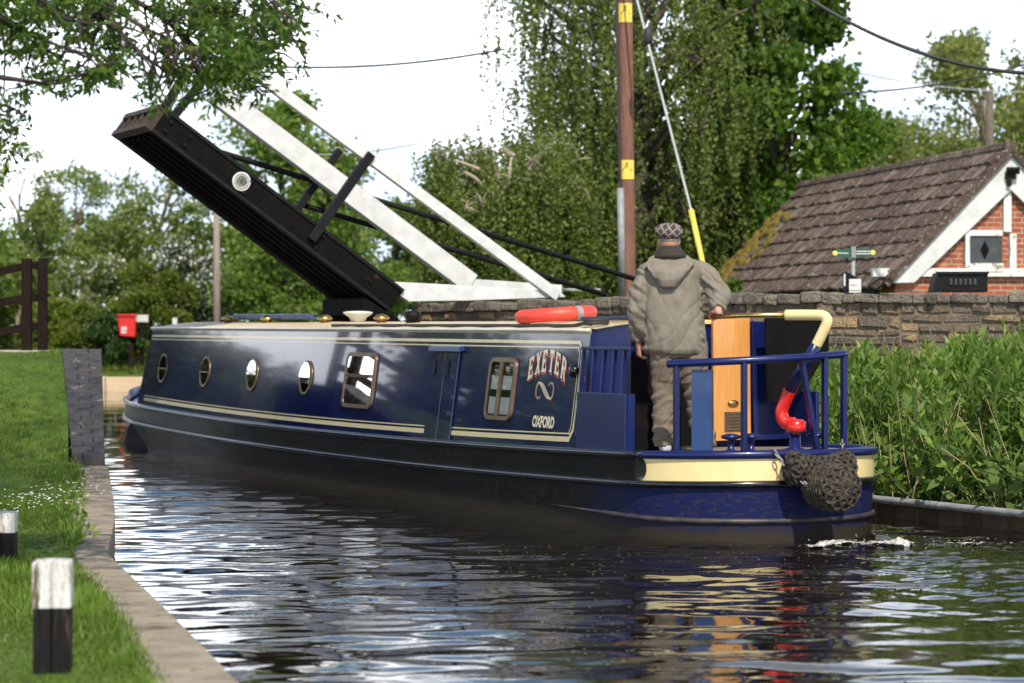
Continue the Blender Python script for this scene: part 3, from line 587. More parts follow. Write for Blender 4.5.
def strip(s0, s1, z0, z1, off=0.0, ns=160, nz=8, bulge=0.0):
    """a band of hull plate between two arc lengths; z0 and z1 are functions of x"""
    mb = MB(); vs = []
    for j in range(nz + 1):
        v = j / nz; bu = bulge * math.sqrt(max(0, 1 - (2 * v - 1) ** 2))
        for i in range(ns + 1):
            s = s0 + bu + (s1 - s0 - 2 * bu) * i / ns; p, n = osamp(s); za, zb = z0(p.x), z1(p.x); z = za + (zb - za) * v
            # plates lean in towards the water, most of all at the stem
            q = max(0, gun(p.x) - 0.22 - z) / 0.45; lean = 0.05 * q + 0.42 * q * sm(11.5, 15.0, p.x)
            vs.append(p + n * (off - lean * (0.4 if p.x < 11 else 1)) + Vector((0, 0, z)))
    return mb.add(vs, [(j * (ns + 1) + i, j * (ns + 1) + i + 1, (j + 1) * (ns + 1) + i + 1, (j + 1) * (ns + 1) + i) for j in range(nz) for i in range(ns)])
def lb(mb, name, m, parent=boat, **k): return mb.build(name, m, parent, local=True, **k)
S_A, S_B = s_of_px(640), STOT - s_of_px(640) + 0.35
zst = lambda u: gun(u) - 0.235
lb(strip(0, STOT, lambda u: -0.25, zst, 0, 420, 10), 'hull', M['hullside'], smooth=True)
lb(strip(0, STOT, zst, gun, 0, 420, 4), 'top_strake', M['hull'], smooth=True)
lb(strip(S_A, STOT - S_A + .4, lambda u: zst(u) + .025, lambda u: gun(u) - .03, 0.005, 120, 12, bulge=0.0), 'stern_band', M['cream'], smooth=True)
k = MB()                                                    # rounded black end of the cream band
for j in range(13):
    pass
vs = []
for j in range(13):
    v = j / 12; bu = 0.085 * math.sqrt(1 - (2 * v - 1) ** 2)
    for s in (S_A - .05, S_A + bu): p, n = osamp(s); vs.append(p + n * .008 + Vector((0, 0, zst(p.x) + .025 + (gun(p.x) - .055 - zst(p.x)) * v)))
k.add(vs, [(2 * j, 2 * j + 1, 2 * j + 3, 2 * j + 2) for j in range(12)]); lb(k, 'band_end', M['blackglossy'])
def rubbing(z, r_, s0, s1, n=300, off=0.012, taper=False):
    if taper: r_ = [r_ * min(1, .05 + i / (n * .22)) for i in range(n + 1)]
    return MB().tube([(lambda p, nn: p + nn * off + Vector((0, 0, z(p.x))))(*osamp(s0 + (s1 - s0) * i / n)) for i in range(n + 1)], r_, 8)
lb(rubbing(zst, .028, .02, STOT - .02), 'rubbing_strake', M['blackglossy'], smooth=True)
lb(rubbing(lambda u: 0.165, .022, S_A - 1.6, STOT - S_A + 1.5, 140, -.010, True), 'rubbing_strake', mat('scuffed strake', (.012, .013, .03), (.07, .058, .045), .5, 5), smooth=True)
lb(rubbing(lambda u: gun(u) - .012, .030, .02, S_A, 260, .004), 'gunwale_rail', M['blackglossy'], smooth=True)
lb(rubbing(lambda u: gun(u) - .012, .034, S_A, STOT - .02, 200, .004), 'gunwale_rail', M['blue'], smooth=True)
# decks: strips across the boat
def deck(u0, u1, zf, n, inset=0.0):
    mb = MB(); vs = []
    for i in range(n + 1): u = u0 + (u1 - u0) * i / n; h_ = max(half(u) - inset, .01); vs += [Vector((u, h_, zf(u))), Vector((u, 0, zf(u) + .012)), Vector((u, -h_, zf(u)))]
    return mb.add(vs, [(3 * i + j, 3 * i + j + 1, 3 * i + j + 4, 3 * i + j + 3) for i in range(n) for j in range(2)])
lb(deck(-2.055, 0.02, lambda u: gun(u) - .012, 30), 'rear_deck', mat('worn grey deck', (.16, .13, .11), (.24, .20, .17), .75, 9, bump=.3))
lb(deck(0.02, 12.5, lambda u: gun(u) - .008, 30), 'side_deck', M['blue'])
lb(deck(12.5, 15.95, lambda u: gun(u) - .03, 16), 'bow_deck', M['blue'])
bw = MB(); vs = []                                          # raised edge round the bow
for i in range(61):
    s = (STOT - 2.6) + 5.2 * i / 60; s = s % STOT; p, n = osamp(s); vs += [p - n * .02 + Vector((0, 0, gun(p.x))), p - n * .05 + Vector((0, 0, gun(p.x) + .10 * sm(12.3, 14.5, p.x))), p - n * .10 + Vector((0, 0, gun(p.x)))]
bw.add(vs, [(3 * i + j, 3 * i + j + 1, 3 * i + j + 4, 3 * i + j + 3) for i in range(60) for j in range(2)]); lb(bw, 'bulwark', M['blue'])
# cabin
LC = 12.75
us = np.linspace(0, LC, 42)
def cx(u, f): return u + (0.28 * (1 - f) * sm(LC - .5, LC, u))
sd = MB()
for sg in (1, -1):
    vs = []
    for u in us:
        zb, zt = gun(u) - .01, roofz(u)
        for f in np.linspace(0, 1, 6): z = zb + (zt - zb) * f; vs.append(Vector((cx(u, f), sg * ycab(z), z)))
    sd.add(vs, [(6 * i + j, 6 * i + j + 1, 6 * i + j + 7, 6 * i + j + 6) for i in range(len(us) - 1) for j in range(5)])
lb(sd, 'cabin_side', M['navy'], smooth=True)
def camber(u, y): return roofz(u) + .075 * (1 - (y / .79) ** 2)
yt = ycab(1.61)
rf = MB(); ys_ = [yt + .012, yt + .012, yt - .03, .6, .4, .2, 0, -.2, -.4, -.6, -yt + .03, -yt - .012, -yt - .012]; vs = []
for u in list(us): 
    for j, y in enumerate(ys_): vs.append(Vector((u - (.03 if u == 0 else 0), y, roofz(u) - .03 if j in (0, 12) else roofz(u) + .012 if j in (1, 11) else camber(u, y))))
nn_ = len(ys_); rf.add(vs, [(nn_ * i + j, nn_ * i + j + 1, nn_ * i + j + nn_ + 1, nn_ * i + j + nn_) for i in range(len(us) - 1) for j in range(nn_ - 1)])
lb(rf, 'roof', M['roofpaint'])
ed = MB(); ed.tube([(u, yt + .014, roofz(u) - .004) for u in us], .016, 8); ed.tube([(u, -yt - .014, roofz(u) - .004) for u in us], .016, 8); lb(ed, 'roof_edge', mat('roof edge painted shine', (.62, .58, .50), (.72, .68, .60), .3, 9, coat=.4), smooth=True)  # pale colour paints in the bright reflection along the roof edge
def bulk(u, thick, zb):
    pts = [Vector((u, ycab(zb), zb)), Vector((u, yt, roofz(u)))] + [Vector((u, y, camber(u, y))) for y in np.linspace(yt - .03, -yt + .03, 13)] + [Vector((u, -yt, roofz(u))), Vector((u, -ycab(zb), zb))]
    return MB().prism(pts, (thick, 0, 0))
lb(bulk(-0.004, .03, gun(0) - .01), 'rear_bulkhead', M['blue'])
fb = MB(); zb = gun(LC) - .01; fb.add([Vector((cx(LC, 0), ycab(zb), zb)), Vector((LC, yt, roofz(LC))), Vector((LC, 0, camber(LC, 0))), Vector((LC, -yt, roofz(LC))), Vector((cx(LC, 0), -ycab(zb), zb))], [(0, 1, 2, 3, 4)]); lb(fb, 'front_bulkhead', M['navy'])
# coach lines on the port side
def line(zf, u0, u1, wd, off=.003, n=30):
    vs = []
    for i in range(n + 1): u = u0 + (u1 - u0) * i / n; z = zf(u); vs += [side(u, z, off), side(u, z + wd, off)]
    return MB().add(vs, [(2 * i, 2 * i + 1, 2 * i + 3, 2 * i + 2) for i in range(n)])
u577 = sp(577, 400).x; uA1, uB0 = sp(428, 400).x, sp(450, 400).x
lo_ = lambda u: 0.665 + 0.0 * u if False else gun(u) + .055
hi_ = lambda u: roofz(u) - .118
cl = MB()
for a, b_ in ((LC - .02, uA1), (uB0, u577 + .05)):
    for q in (line(lambda u: lo_(u), a, b_, .042), line(lambda u: lo_(u) + .062, a, b_, .011)): cl.add(q.v, q.f)
for q in (line(lambda u: hi_(u), LC - .02, u577 + .05, .028), line(lambda u: hi_(u) - .036, LC - .02, u577 + .07, .012)): cl.add(q.v, q.f)
zl, zh = lo_(0), hi_(0)
def seg(a, b_, w):
    (ua, za), (ub, zb2) = a, b_; d = Vector((ub - ua, zb2 - za)); n = Vector((-d.y, d.x)).normalized() * w / 2
    cl.add([side(ua + n.x, za + n.y, .0035), side(ub + n.x, zb2 + n.y, .0035), side(ub - n.x, zb2 - n.y, .0035), side(ua - n.x, za - n.y, .0035)], [(0, 1, 2, 3)])
e = u577
for a, b_, w in (((e + .06, zh + .014), (e, zh - .07), .028), ((e, zh - .06), (e, zl + .10), .034), ((e, zl + .10), (e + .06, zl + .02), .034), ((e + .08, zh - .03), (e + .045, zh - .08), .012), ((e + .045, zh - .08), (e + .045, zl + .115), .012), ((e + .045, zl + .115), (e + .08, zl + .067), .012)): seg(a, b_, w)
lb(cl, 'coach_line', M['stripe'])
# portholes
gl = glassmat('window glass', tint=(.95, .96, .96), clear=.95); drk = M['dark']
def disc_ring(u, z, r0, r1, off0, off1, n=32):
    vs = []
    for i in range(n): a = 2 * math.pi * i / n; c, s_ = math.cos(a), math.sin(a); vs += [side(u + r1 * c, z + r1 * s_, off0), side(u + r1 * .99 * c, z + r1 * .99 * s_, off1), side(u + r0 * c, z + r0 * s_, off1), side(u + r0 * c, z + r0 * s_, off0)]
    return MB().add(vs, [(4 * i + j, 4 * ((i + 1) % n) + j, 4 * ((i + 1) % n) + j + 1, 4 * i + j + 1) for i in range(n) for j in range(3)])
for px, py, tilt_ in ((163.5, 368.5, .20), (205.5, 372, .10), (253, 375, .16), (306.5, 378, .13)):
    c = sp(px, py); fr = lb(disc_ring(c.x, c.z, .158, .188, 0, .016), 'porthole', M['bronze'], smooth=True)
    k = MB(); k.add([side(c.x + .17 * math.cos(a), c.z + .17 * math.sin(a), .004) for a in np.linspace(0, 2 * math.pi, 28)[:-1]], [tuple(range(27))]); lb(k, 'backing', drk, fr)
    k = MB(); k.add([side(c.x + .168 * math.cos(a), c.z + .168 * math.sin(a), .010) for a in np.linspace(math.pi, 2 * math.pi, 16)], [tuple(range(16))]); lb(k, 'lower_pane', gl, fr)
    k = MB(); k.add([side(c.x + .168 * math.cos(a), c.z + .168 * math.sin(a), .012 + .0) + Vector((0, -.34 * .168 * math.sin(a) * tilt_ * .5 + .018, 0)) for a in np.linspace(0.03, math.pi - .03, 16)], [tuple(range(16))]); lb(k, 'hopper_pane', gl, fr)
    k = MB(); k.bar(side(c.x - .165, c.z, .022), side(c.x + .165, c.z, .022), .014, .016); lb(k, 'glazing_bar', M['bronze'], fr)
# windows: rounded frames
def rrect(uc, zc, w, h_, r, off, n=6):
    pts = []
    for cx_, cz_, a0 in ((w / 2 - r, h_ / 2 - r, 0), (-w / 2 + r, h_ / 2 - r, 90), (-w / 2 + r, -h_ / 2 + r, 180), (w / 2 - r, -h_ / 2 + r, 270)):
        for i in range(n + 1): a = R(a0 + 90 * i / n); pts.append(side(uc + cx_ + r * math.cos(a), zc + cz_ + r * math.sin(a), off))
    return pts
cloth = mat('white curtain cloth', (.72, .71, .68), (.82, .81, .79), .9, 9, bump=.3)
def window(p0, p1, mull, curt):
    mid_ = (p0[1] + p1[1]) / 2; a, b_ = sp(p0[0] + 2.5, mid_), sp(p1[0], mid_); a.z, b_.z = sp(*p0).z, sp(*p1).z; uc, zc, w, h_ = (a.x + b_.x) / 2, (a.z + b_.z) / 2, abs(a.x - b_.x), abs(a.z - b_.z); t_ = .042
    o0, o1, i1, i0 = rrect(uc, zc, w, h_, .09, 0), rrect(uc, zc, w - .008, h_ - .008, .088, .024), rrect(uc, zc, w - 2 * t_, h_ - 2 * t_, .05, .024), rrect(uc, zc, w - 2 * t_, h_ - 2 * t_, .05, .0)
    k = MB(); n = len(o0); k.add(o0 + o1 + i1 + i0, [(q * n + i, q * n + (i + 1) % n, (q + 1) * n + (i + 1) % n, (q + 1) * n + i) for q in range(3) for i in range(n)])
    fr = lb(k, 'window', M['bronze'])
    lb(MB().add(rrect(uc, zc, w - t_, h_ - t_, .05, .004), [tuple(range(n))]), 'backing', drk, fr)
    lb(MB().add(rrect(uc, zc, w - t_, h_ - t_, .05, .018), [tuple(range(n))]), 'pane', gl, fr)
    for sgn, u0, u1, z0, z1 in curt:                      # pleated cloth just behind the pane
        c = MB(); vs = []; m_ = 24
        for i in range(m_ + 1):
            f = i / m_; u = uc + (u0 + (u1 - u0) * f) * w / 2; o = .010 + .004 * math.sin(f * 22)
            vs += [side(u, zc + z0 * h_ / 2, o), side(u + sgn * .04 * (f - .5), zc + z1 * h_ / 2, o)]
        c.add(vs, [(2 * i, 2 * i + 1, 2 * i + 3, 2 * i + 2) for i in range(m_)]); lb(c, 'curtain', cloth, fr, smooth=True)
    for (m0, m1) in mull:
        c = MB(); c.bar(side(uc + m0[0] * w / 2, zc + m0[1] * h_ / 2, .026), side(uc + m1[0] * w / 2, zc + m1[1] * h_ / 2, .026), .03, .03 ); lb(c, 'glazing_bar', M['bronze'], fr)
window((343, 352), (375.5, 410), [((-.8, .16), (.8, .16))], [(1, .15, .72, .12, -.80)])
window((486, 357), (515.5, 422), [((0, -.86), (0, .86))], [(0, -.78, .78, -.02, .42), (0, -.78, .78, -.80, -.26)])
# side hatch doors
a, b_ = sp(431, 390), sp(457, 390); a.z = sp(431, 349).z
for q0, q1 in ((0.0, .49), (.51, 1.0)):
    u0, u1 = a.x + (b_.x - a.x) * q0, a.x + (b_.x - a.x) * q1; zt, zb = a.z - .01, gun(u0) + .01
    k = MB(); k.prism([side(u0, zb, .003), side(u1, zb, .003), side(u1, zt, .003), side(u0, zt, .003)], (0, .018, 0)); dr = lb(k, 'side_hatch', M['navy'], bevel=.004)
    k = MB(); hz = (zt + zb) / 2 + .18; k.prism([side(u0 - .06, hz, .022), side(u0 - .10, hz, .022), side(u0 - .10, hz + .13, .022), side(u0 - .06, hz + .13, .022)], (0, .012, 0)); lb(k, 'hinge', M['black'], dr)
k = MB(); k.prism([side(a.x + .05, a.z - .01, 0), side(b_.x - .06, a.z - .01, 0), side(b_.x - .06, a.z + .035, 0), side(a.x + .05, a.z + .035, 0)], (0, .06, -.01)); lb(k, 'rain_strip', M['paleblue'], bevel=.004)
# lettering
serif = {'E': [(0, 0, .2, 1), (.08, 0, .62, .15), (.08, .85, .62, 1), (.1, .43, .48, .57), (.52, 0, .62, .28), (.52, .72, .62, 1), (.40, .36, .48, .64), (-.05, 0, .1, .07), (-.05, .93, .1, 1)],
         'T': [(.24, 0, .44, 1), (0, .85, .68, 1), (0, .66, .1, 1), (.58, .66, .68, 1), (.14, 0, .54, .08)],
         'R': [(0, 0, .2, 1), (-.05, 0, .27, .08), (-.05, .93, .1, 1), (.1, .86, .45, 1), (.1, .45, .45, .59), (.42, .52, .62, .93)], 'X': [], }
def letters(word, uc, zc, size, arch, off, m, name, sx, spread, dx=0.0, dz=0.0):
    k = MB(); n = len(word)
    for i, ch in enumerate(word):
        x0 = (i - (n - 1) / 2) * spread - .33 * size * sx; polys = []
        for a0, b0, a1, b1 in serif[ch]: polys.append([(a0, b0), (a1, b0), (a1, b1), (a0, b1)])
        if ch == 'X': polys += [[(.0, 1), (.22, 1), (.68, 0), (.46, 0)], [(.48, 1), (.64, 1), (.2, 0), (.04, 0)], [(-.06, .93), (.28, .93), (.28, 1), (-.06, 1)], [(.40, .93), (.72, .93), (.72, 1), (.40, 1)], [(-.04, 0), (.28, 0), (.28, .07), (-.04, .07)], [(.40, 0), (.74, 0), (.74, .07), (.40, .07)]]
        if ch == 'R': polys += [[(.26, .48), (.46, .48), (.70, 0), (.50, 0)]]
        for li, pg in enumerate(polys):
            vs = []
            for x, y in pg:
                X = x0 + x * size * sx + dx; Z = y * size - arch * X * X + dz
                vs.append(side(uc - X, zc + Z, off + li * .00012))
            k.add(vs, [tuple(range(4))])
    return lb(k, name, m)
lred = mat('red letter shade', (.30, .012, .014), (.36, .02, .02), .3, 20, coat=.4); lcr = mat('cream letter paint', (.66, .58, .40), (.72, .64, .46), .3, 20, coat=.4)
c = sp(547.5, 371); letters('EXETER', c.x, c.z - .005, .185, .62, .0032, lred, 'name_shade', .72, .128, dx=.014, dz=-.022); letters('EXETER', c.x, c.z - .005, .185, .62, .0052, lcr, 'name_lettering', .72, .128)
c = sp(543, 427); text_mesh('port_lettering', 'OXFORD', None or (0, 0, 0), (1, 0, 0), (0, 0, 1), .125, lcr, boat, boat, align='CENTER', sx=1.0, bold=.006, local=True, warp=lambda x, y: side(c.x - x * .82, c.z + y, .004))
def ribbon(pts, w, off, k):
    vs = []; n = len(pts)
    for i, (x, y) in enumerate(pts):
        a_, b2 = pts[max(i - 1, 0)], pts[min(i + 1, n - 1)]; d = Vector((b2[0] - a_[0], b2[1] - a_[1])); d = d.normalized() if d.length else Vector((1, 0)); q = Vector((-d.y, d.x)) * w / 2 * (.45 + .55 * math.sin(math.pi * i / (n - 1)))
        vs += [side(x + q.x, y + q.y, off), side(x - q.x, y - q.y, off)]
    k.add(vs, [(2 * i, 2 * i + 1, 2 * i + 3, 2 * i + 2) for i in range(n - 1)])
c = sp(545, 390.5)
for m, off, ex, nm in ((lred, .0032, .012, 'scroll_shade'), (lcr, .0046, 0, 'scroll')):
    k = MB()
    for sh in (0, .030, -.030):
        pts = []
        for i in range(49):
            tt = -2.75 + 5.5 * i / 48
            x = .17 * math.sin(tt) / 1.0; y = .135 * math.sin(tt) * math.cos(tt) * 1.0 
            if abs(sh) > 0 and abs(tt) > .75: continue
            pts.append((c.x + x + sh * (1 if sh else 0) * 1.0 - ex, c.z + y * 1.0 - ex))
        ribbon(pts, .011, off + abs(sh) * .004, k)
    lb(k, nm, m)
c = sp(573.5, 371, .02); k = MB(); k.lathe((c.x, c.y - .02, c.z), [(.001, 0), (.055, 0), (.055, .03), (.04, .05), (.001, .055)], 16, Matrix.Rotation(R(-90), 3, 'X')); lb(k, 'navigation_lamp', M['blackglossy'], smooth=True)
# roof fittings
def vent(px, py, r_=.085, y=.28, m=M['brass']):
    p = bl(px, py, y); zr = camber(p.x, y); h_ = .075; k = MB(); k.lathe((p.x, y, zr - .01), [(.05, 0), (.05, .04), (r_, .045), (r_ * .97, .062), (r_ * .7, .085), (r_ * .3, .097), (.001, .10)], 20); lb(k, 'mushroom_vent', m, smooth=True)
for px in (228, 267.5, 325, 381.5): vent(px, 318)
p = bl(358, 318, .1); k = MB(); k.lathe((p.x, .1, camber(p.x, .1) - .01), [(.07, 0), (.10, .06), (.16, .10), (.165, .115), (.12, .125), (.001, .13)], 24); lb(k, 'vent_lid', mat('pale enamel', (.60, .60, .50), (.70, .70, .60), .35, 8), smooth=True)
p = bl(413, 318, .3); k = MB(); k.lathe((p.x, .3, camber(p.x, .3) - .01), [(.075, 0), (.075, .05), (.085, .055), (.085, .10), (.06, .125), (.001, .13)], 20); lb(k, 'chimney_collar', M['black'], smooth=True)
a, b_ = bl(246, 318, .1), bl(321, 319, .1); a.z = camber(a.x, .1) + .045; b_.z = camber(b_.x, .1) + .04
k = MB(); k.bar(a, b_, .22, .035); k.bar(a + Vector((0, .16, .02)), b_ + Vector((-.3, .16, .02)), .05, .05); pk_ = boat
tag(MB().bar(towld(a), towld(b_), .20, .035).bar(towld(a + Vector((0, .15, .025))), towld(b_ + Vector((-.1, .15, .025))), .05, .05).build('gangplank', M['paleblue'], shift=towld((a + b_) / 2), bevel=.004), 'blue painted gangplank and pole lying on the boat roof between brass vents', 'gangplank')
k = MB()                                                    # sliding hatch with cream edges
for u0, u1, y0, y1, z, th in ((-.02, .95, -.42, .42, 1.70, .035),): k.box(((u0 + u1) / 2, 0, z), (u1 - u0, y1 - y0, th))
hs = lb(k, 'sliding_hatch', M['blue'], bevel=.008)
k = MB(); k.box((-.02, 0, 1.672), (.03, .82, .035)); k.box((.45, .40, 1.668), (.9, .03, .03)); k.box((.45, -.40, 1.668), (.9, .03, .03)); lb(k, 'hatch_runner', M['cream'], hs)
tag(MB().tube([towld((.25 + .08 * math.cos(a) , .62 + .10 * math.sin(a), camber(.2, .6) + .02 + .012 * a / 6)) for a in np.linspace(0, 18, 60)] + [towld((.6 + .25 * i, .66 + .03 * math.sin(i * 2), camber(.5 + .25 * i, .66) + .012)) for i in range(24)], .016, 7).build('rope', M['wire'], smooth=True, shift=towld((.25, .62, 1.62))), 'black rope coiled on the cabin roof corner beside the blue hatch', 'rope')
# life ring on the roof
p = bl(556, 318, .22); cz = camber(p.x, .22) + .065; lr = empty('life_ring', towld((p.x, .22, camber(p.x, .22))), 'orange red life ring with grey bands lying flat on the cabin roof', 'life ring')
RR, rr_ = .30, .075; k = MB(); tilt = Matrix.Rotation(R(6), 3, 'X')
rings = [[towld((p.x, .22, cz)) + Matrix.Rotation(R(-4), 3, 'Y') @ Vector(((RR + rr_ * math.cos(b2)) * math.cos(a_), (RR + rr_ * math.cos(b2)) * math.sin(a_), rr_ * .85 * math.sin(b2))) for b2 in np.linspace(0, 2 * math.pi, 15)[:-1]] for a_ in np.linspace(0, 2 * math.pi, 61)]
k.rings(rings, caps=False); k.build('ring', M['lifered'], lr, smooth=True)
for j in range(2):
    k = MB(); a0 = -.95 + j * math.pi
    k.rings([[towld((p.x, .22, cz)) + Matrix.Rotation(R(-4), 3, 'Y') @ Vector(((RR + rr_ * 1.05 * math.cos(b2)) * math.cos(a_), (RR + rr_ * 1.05 * math.cos(b2)) * math.sin(a_), rr_ * .90 * math.sin(b2))) for b2 in np.linspace(0, 2 * math.pi, 15)[:-1]] for a_ in np.linspace(a0 - .08, a0 + .08, 5)], caps=False); k.build('reflective_band', mat('grey tape', (.22, .24, .26), (.30, .32, .34), .5, 9), lr, smooth=True)
# aft side screen: low panel, balusters and rail
def gunp(u): return gun(u)
ua = -.86; YS = .93
k = MB(); k.prism([(0, YS, gun(0) - .02), (ua, YS, gun(ua) - .02), (ua, YS - .01, 1.10), (0, YS - .01, 1.10)], (0, -.03, 0)); lb(k, 'side_panel', M['blue'], bevel=.004)
k = MB(); k.prism([(0, -YS, gun(0) - .02), (ua + .1, -YS, gun(ua) - .02), (ua + .1, -YS + .01, 1.10), (0, -YS + .01, 1.10)], (0, .03, 0)); lb(k, 'side_panel', M['blue'], bevel=.004)
k = MB(); k.prism([(ua, YS - .02, gun(ua) - .02), (ua, YS - .02, 1.10), (ua, YS - .10, 1.10), (ua, YS - .10, gun(ua) - .02)], (.03, 0, 0)); lb(k, 'side_panel', M['blue'], bevel=.004)
for u in (-.02, -.22, -.40, -.58, -.75):
    k = MB(); k.bar((u, YS - .035, 1.09), (u, YS - .065, 1.445), .022, .03); lb(k, 'baluster', M['blue'])
k = MB(); k.bar((0.0, YS - .066, 1.455), (ua - .02, YS - .066, 1.455), .045, .028); lb(k, 'side_rail', M['blue'], bevel=.005)
lk = MB(); lk.box((-.45, .62, .80), (.8, .40, .42)); lb(lk, 'locker', M['dark'])
# flat dark sheet painting in the shade of the opening between the doors
op = MB(); a, b_ = bt(668, 335, -.02), bt(712, 440, -.02); op.prism([(-.008, .42, gun(0)), (-.008, -.20, gun(0)), (-.008, -.20, 1.62), (-.008, .42, 1.62)], (-.006, 0, 0)); lb(op, 'companionway_shade', M['dark'])
def panel(name, pts, u, th, m):
    q = [bt(px, py, u) for px, py in pts]; k = MB(); k.prism([(u, p.y, p.z) for p in q], (-th, 0, 0)); return lb(k, name, m, bevel=.004), q
d1, q = panel('cabin_door', [(711, 316), (747.5, 316), (749, 439), (712, 441)], -.28, .035, M['wood'])
p = bt(733, 403, -.32); k = MB(); k.lathe((p.x, p.y, p.z), [(.001, -.004), (.05, 0), (.05, .012), (.03, .02), (.001, .02)], 16, Matrix.Rotation(R(-90), 3, 'Y') @ Matrix.Diagonal((.5, 1, 1))); lb(k, 'handle', M['brass'], d1, smooth=True)
a, b_ = bt(724.5, 412, -.316), bt(743.5, 431, -.316); k = MB(); k.prism([(-.316, a.y, b_.z), (-.316, b_.y, b_.z), (-.316, b_.y, a.z), (-.316, a.y, a.z)], (-.008, 0, 0))
for i in range(6): z = b_.z + (a.z - b_.z) * (i + .5) / 6; k.box((-.328, (a.y + b_.y) / 2, z), (.008, abs(a.y - b_.y) * .9, .010))
lb(k, 'door_vent', M['bronze'], d1)
panel('cabin_door', [(750, 321), (776, 322), (792, 438), (752, 440)], -.30, .04, M['blue'])
panel('dark_panel', [(764, 318), (827, 318), (827, 350), (806, 384), (790, 402), (766, 402)], -.55, .03, M['dark'])  # flat dark board filling the dark shape behind the tiller
# stern rail
def rp(s, z, ins=.07): p, n = osamp(s); return p - n * ins + Vector((0, 0, z))
s0, s1 = s_of_px(663), s_of_px(853); zr = lambda f: 1.345 + .075 * f
k = MB(); k.tube([rp(s0 + (s1 - s0) * i / 40, zr(i / 40)) for i in range(41)], .030, 10); lb(k, 'stern_rail', M['blue'], smooth=True)
for px, top in ((672, None), (745, None), (831, None), (851, None)):
    s = s_of_px(px); f = (s - s0) / (s1 - s0); p, n = osamp(s); k = MB(); k.bar(rp(s, gun(p.x) - .01), rp(s, zr(f)), .035, .05, up=(1, 0, 0)); lb(k, 'rail_post', M['blue'], bevel=.004)
s = s_of_px(810); s2 = s_of_px(827); k = MB(); k.bar(rp(s, zr((s - s0) / (s1 - s0)), .12), rp(s2, .70, .12), .03, .05, up=(1, 0, 0)); lb(k, 'rail_brace', M['blue'])
sa, sb = s_of_px(687), s_of_px(709.5); k = MB(); A_, B_ = rp(sa, .66, .09), rp(sb, .66, .09); k.prism([A_, B_, B_ + Vector((0, 0, .645)), A_ + Vector((0, 0, .645))], (osamp(sa)[1] * -.03)); lb(k, 'rail_board', M['paleblue'], bevel=.004)
for px, y_ in ((731.5, 434), (757, 438), (836, 427)):
    s = s_of_px(px); p, n = osamp(s); b0 = p - n * .20 + Vector((0, 0, gun(p.x) - .01)); k = MB(); k.lathe(b0, [(.055, 0), (.055, .02), (.026, .03), (.026, .10), (.075, .115), (.075, .135), (.03, .15), (.001, .152)], 16); lb(k, 'mooring_stud', M['blue'], smooth=True)
# tiller, turned towards the steerer
T0 = Vector((-1.72, -.02, 0)); TD = BF * .80 + BP * .60
def tl(px, py): return toloc(plane_pt(px, py, towld(T0), TD))
def curve(pts, n=10):
    out = []; P = [pts[0]] + pts + [pts[-1]]
    for i in range(1, len(P) - 2):
        for j in range(n):
            t_ = j / n; a_, b2, c2, d2 = P[i - 1], P[i], P[i + 1], P[i + 2]
            out.append(0.5 * ((2 * b2) + (c2 - a_) * t_ + (2 * a_ - 5 * b2 + 4 * c2 - d2) * t_ * t_ + (3 * b2 - a_ - 3 * c2 + d2) * t_ ** 3))
    return out + [pts[-1]]
bs = tl(795, 430); zt_ = gun(bs.x)
k = MB(); k.lathe((bs.x, bs.y, gun(bs.x) - .01), [(.10, 0), (.10, .025), (.045, .04), (.04, bs.z - gun(bs.x) - .02)], 20); lb(k, 'rudder_tube', M['blue'], smooth=True)
q = tl(796, 426); k = MB(); k.lathe((q.x, q.y, q.z - .045), [(.001, 0), (.075, 0), (.078, .03), (.078, .075), (.05, .095), (.001, .1)], 18); lb(k, 'tiller_boss', M['redpaint'], smooth=True)
k = MB(); k.lathe((q.x, q.y, q.z - .11), [(.03, 0), (.035, .07)], 12); lb(k, 'rudder_stock', mat('rusty stock', (.16, .08, .04), (.24, .13, .07), .7, 12), smooth=True)
P_ = [tl(794, 424), tl(785, 422), tl(781.5, 412), tl(786, 399), tl(789.5, 391)]
k = MB(); k.tube(curve(P_), [.052] * 41, 12); lb(k, 'swan_neck', M['redpaint'], smooth=True)
k = MB(); k.tube([tl(789, 393), tl(806, 362), tl(817.5, 343)], [.047, .043, .041], 12); lb(k, 'tiller_shaft', M['blue'], smooth=True)
k = MB(); k.tube(curve([tl(816.5, 345), tl(822, 334), tl(827, 322), tl(823.5, 316), tl(812, 315), tl(786, 315)]), [.042] * 51, 12); lb(k, 'tiller_bend', M['cream'], smooth=True)
k = MB(); k.tube([tl(787, 315), tl(742, 315.5), tl(705, 317)], [.022, .021, .021], 10); lb(k, 'tiller_bar', M['brass'], smooth=True)
TEND = towld(tl(713, 316.5))
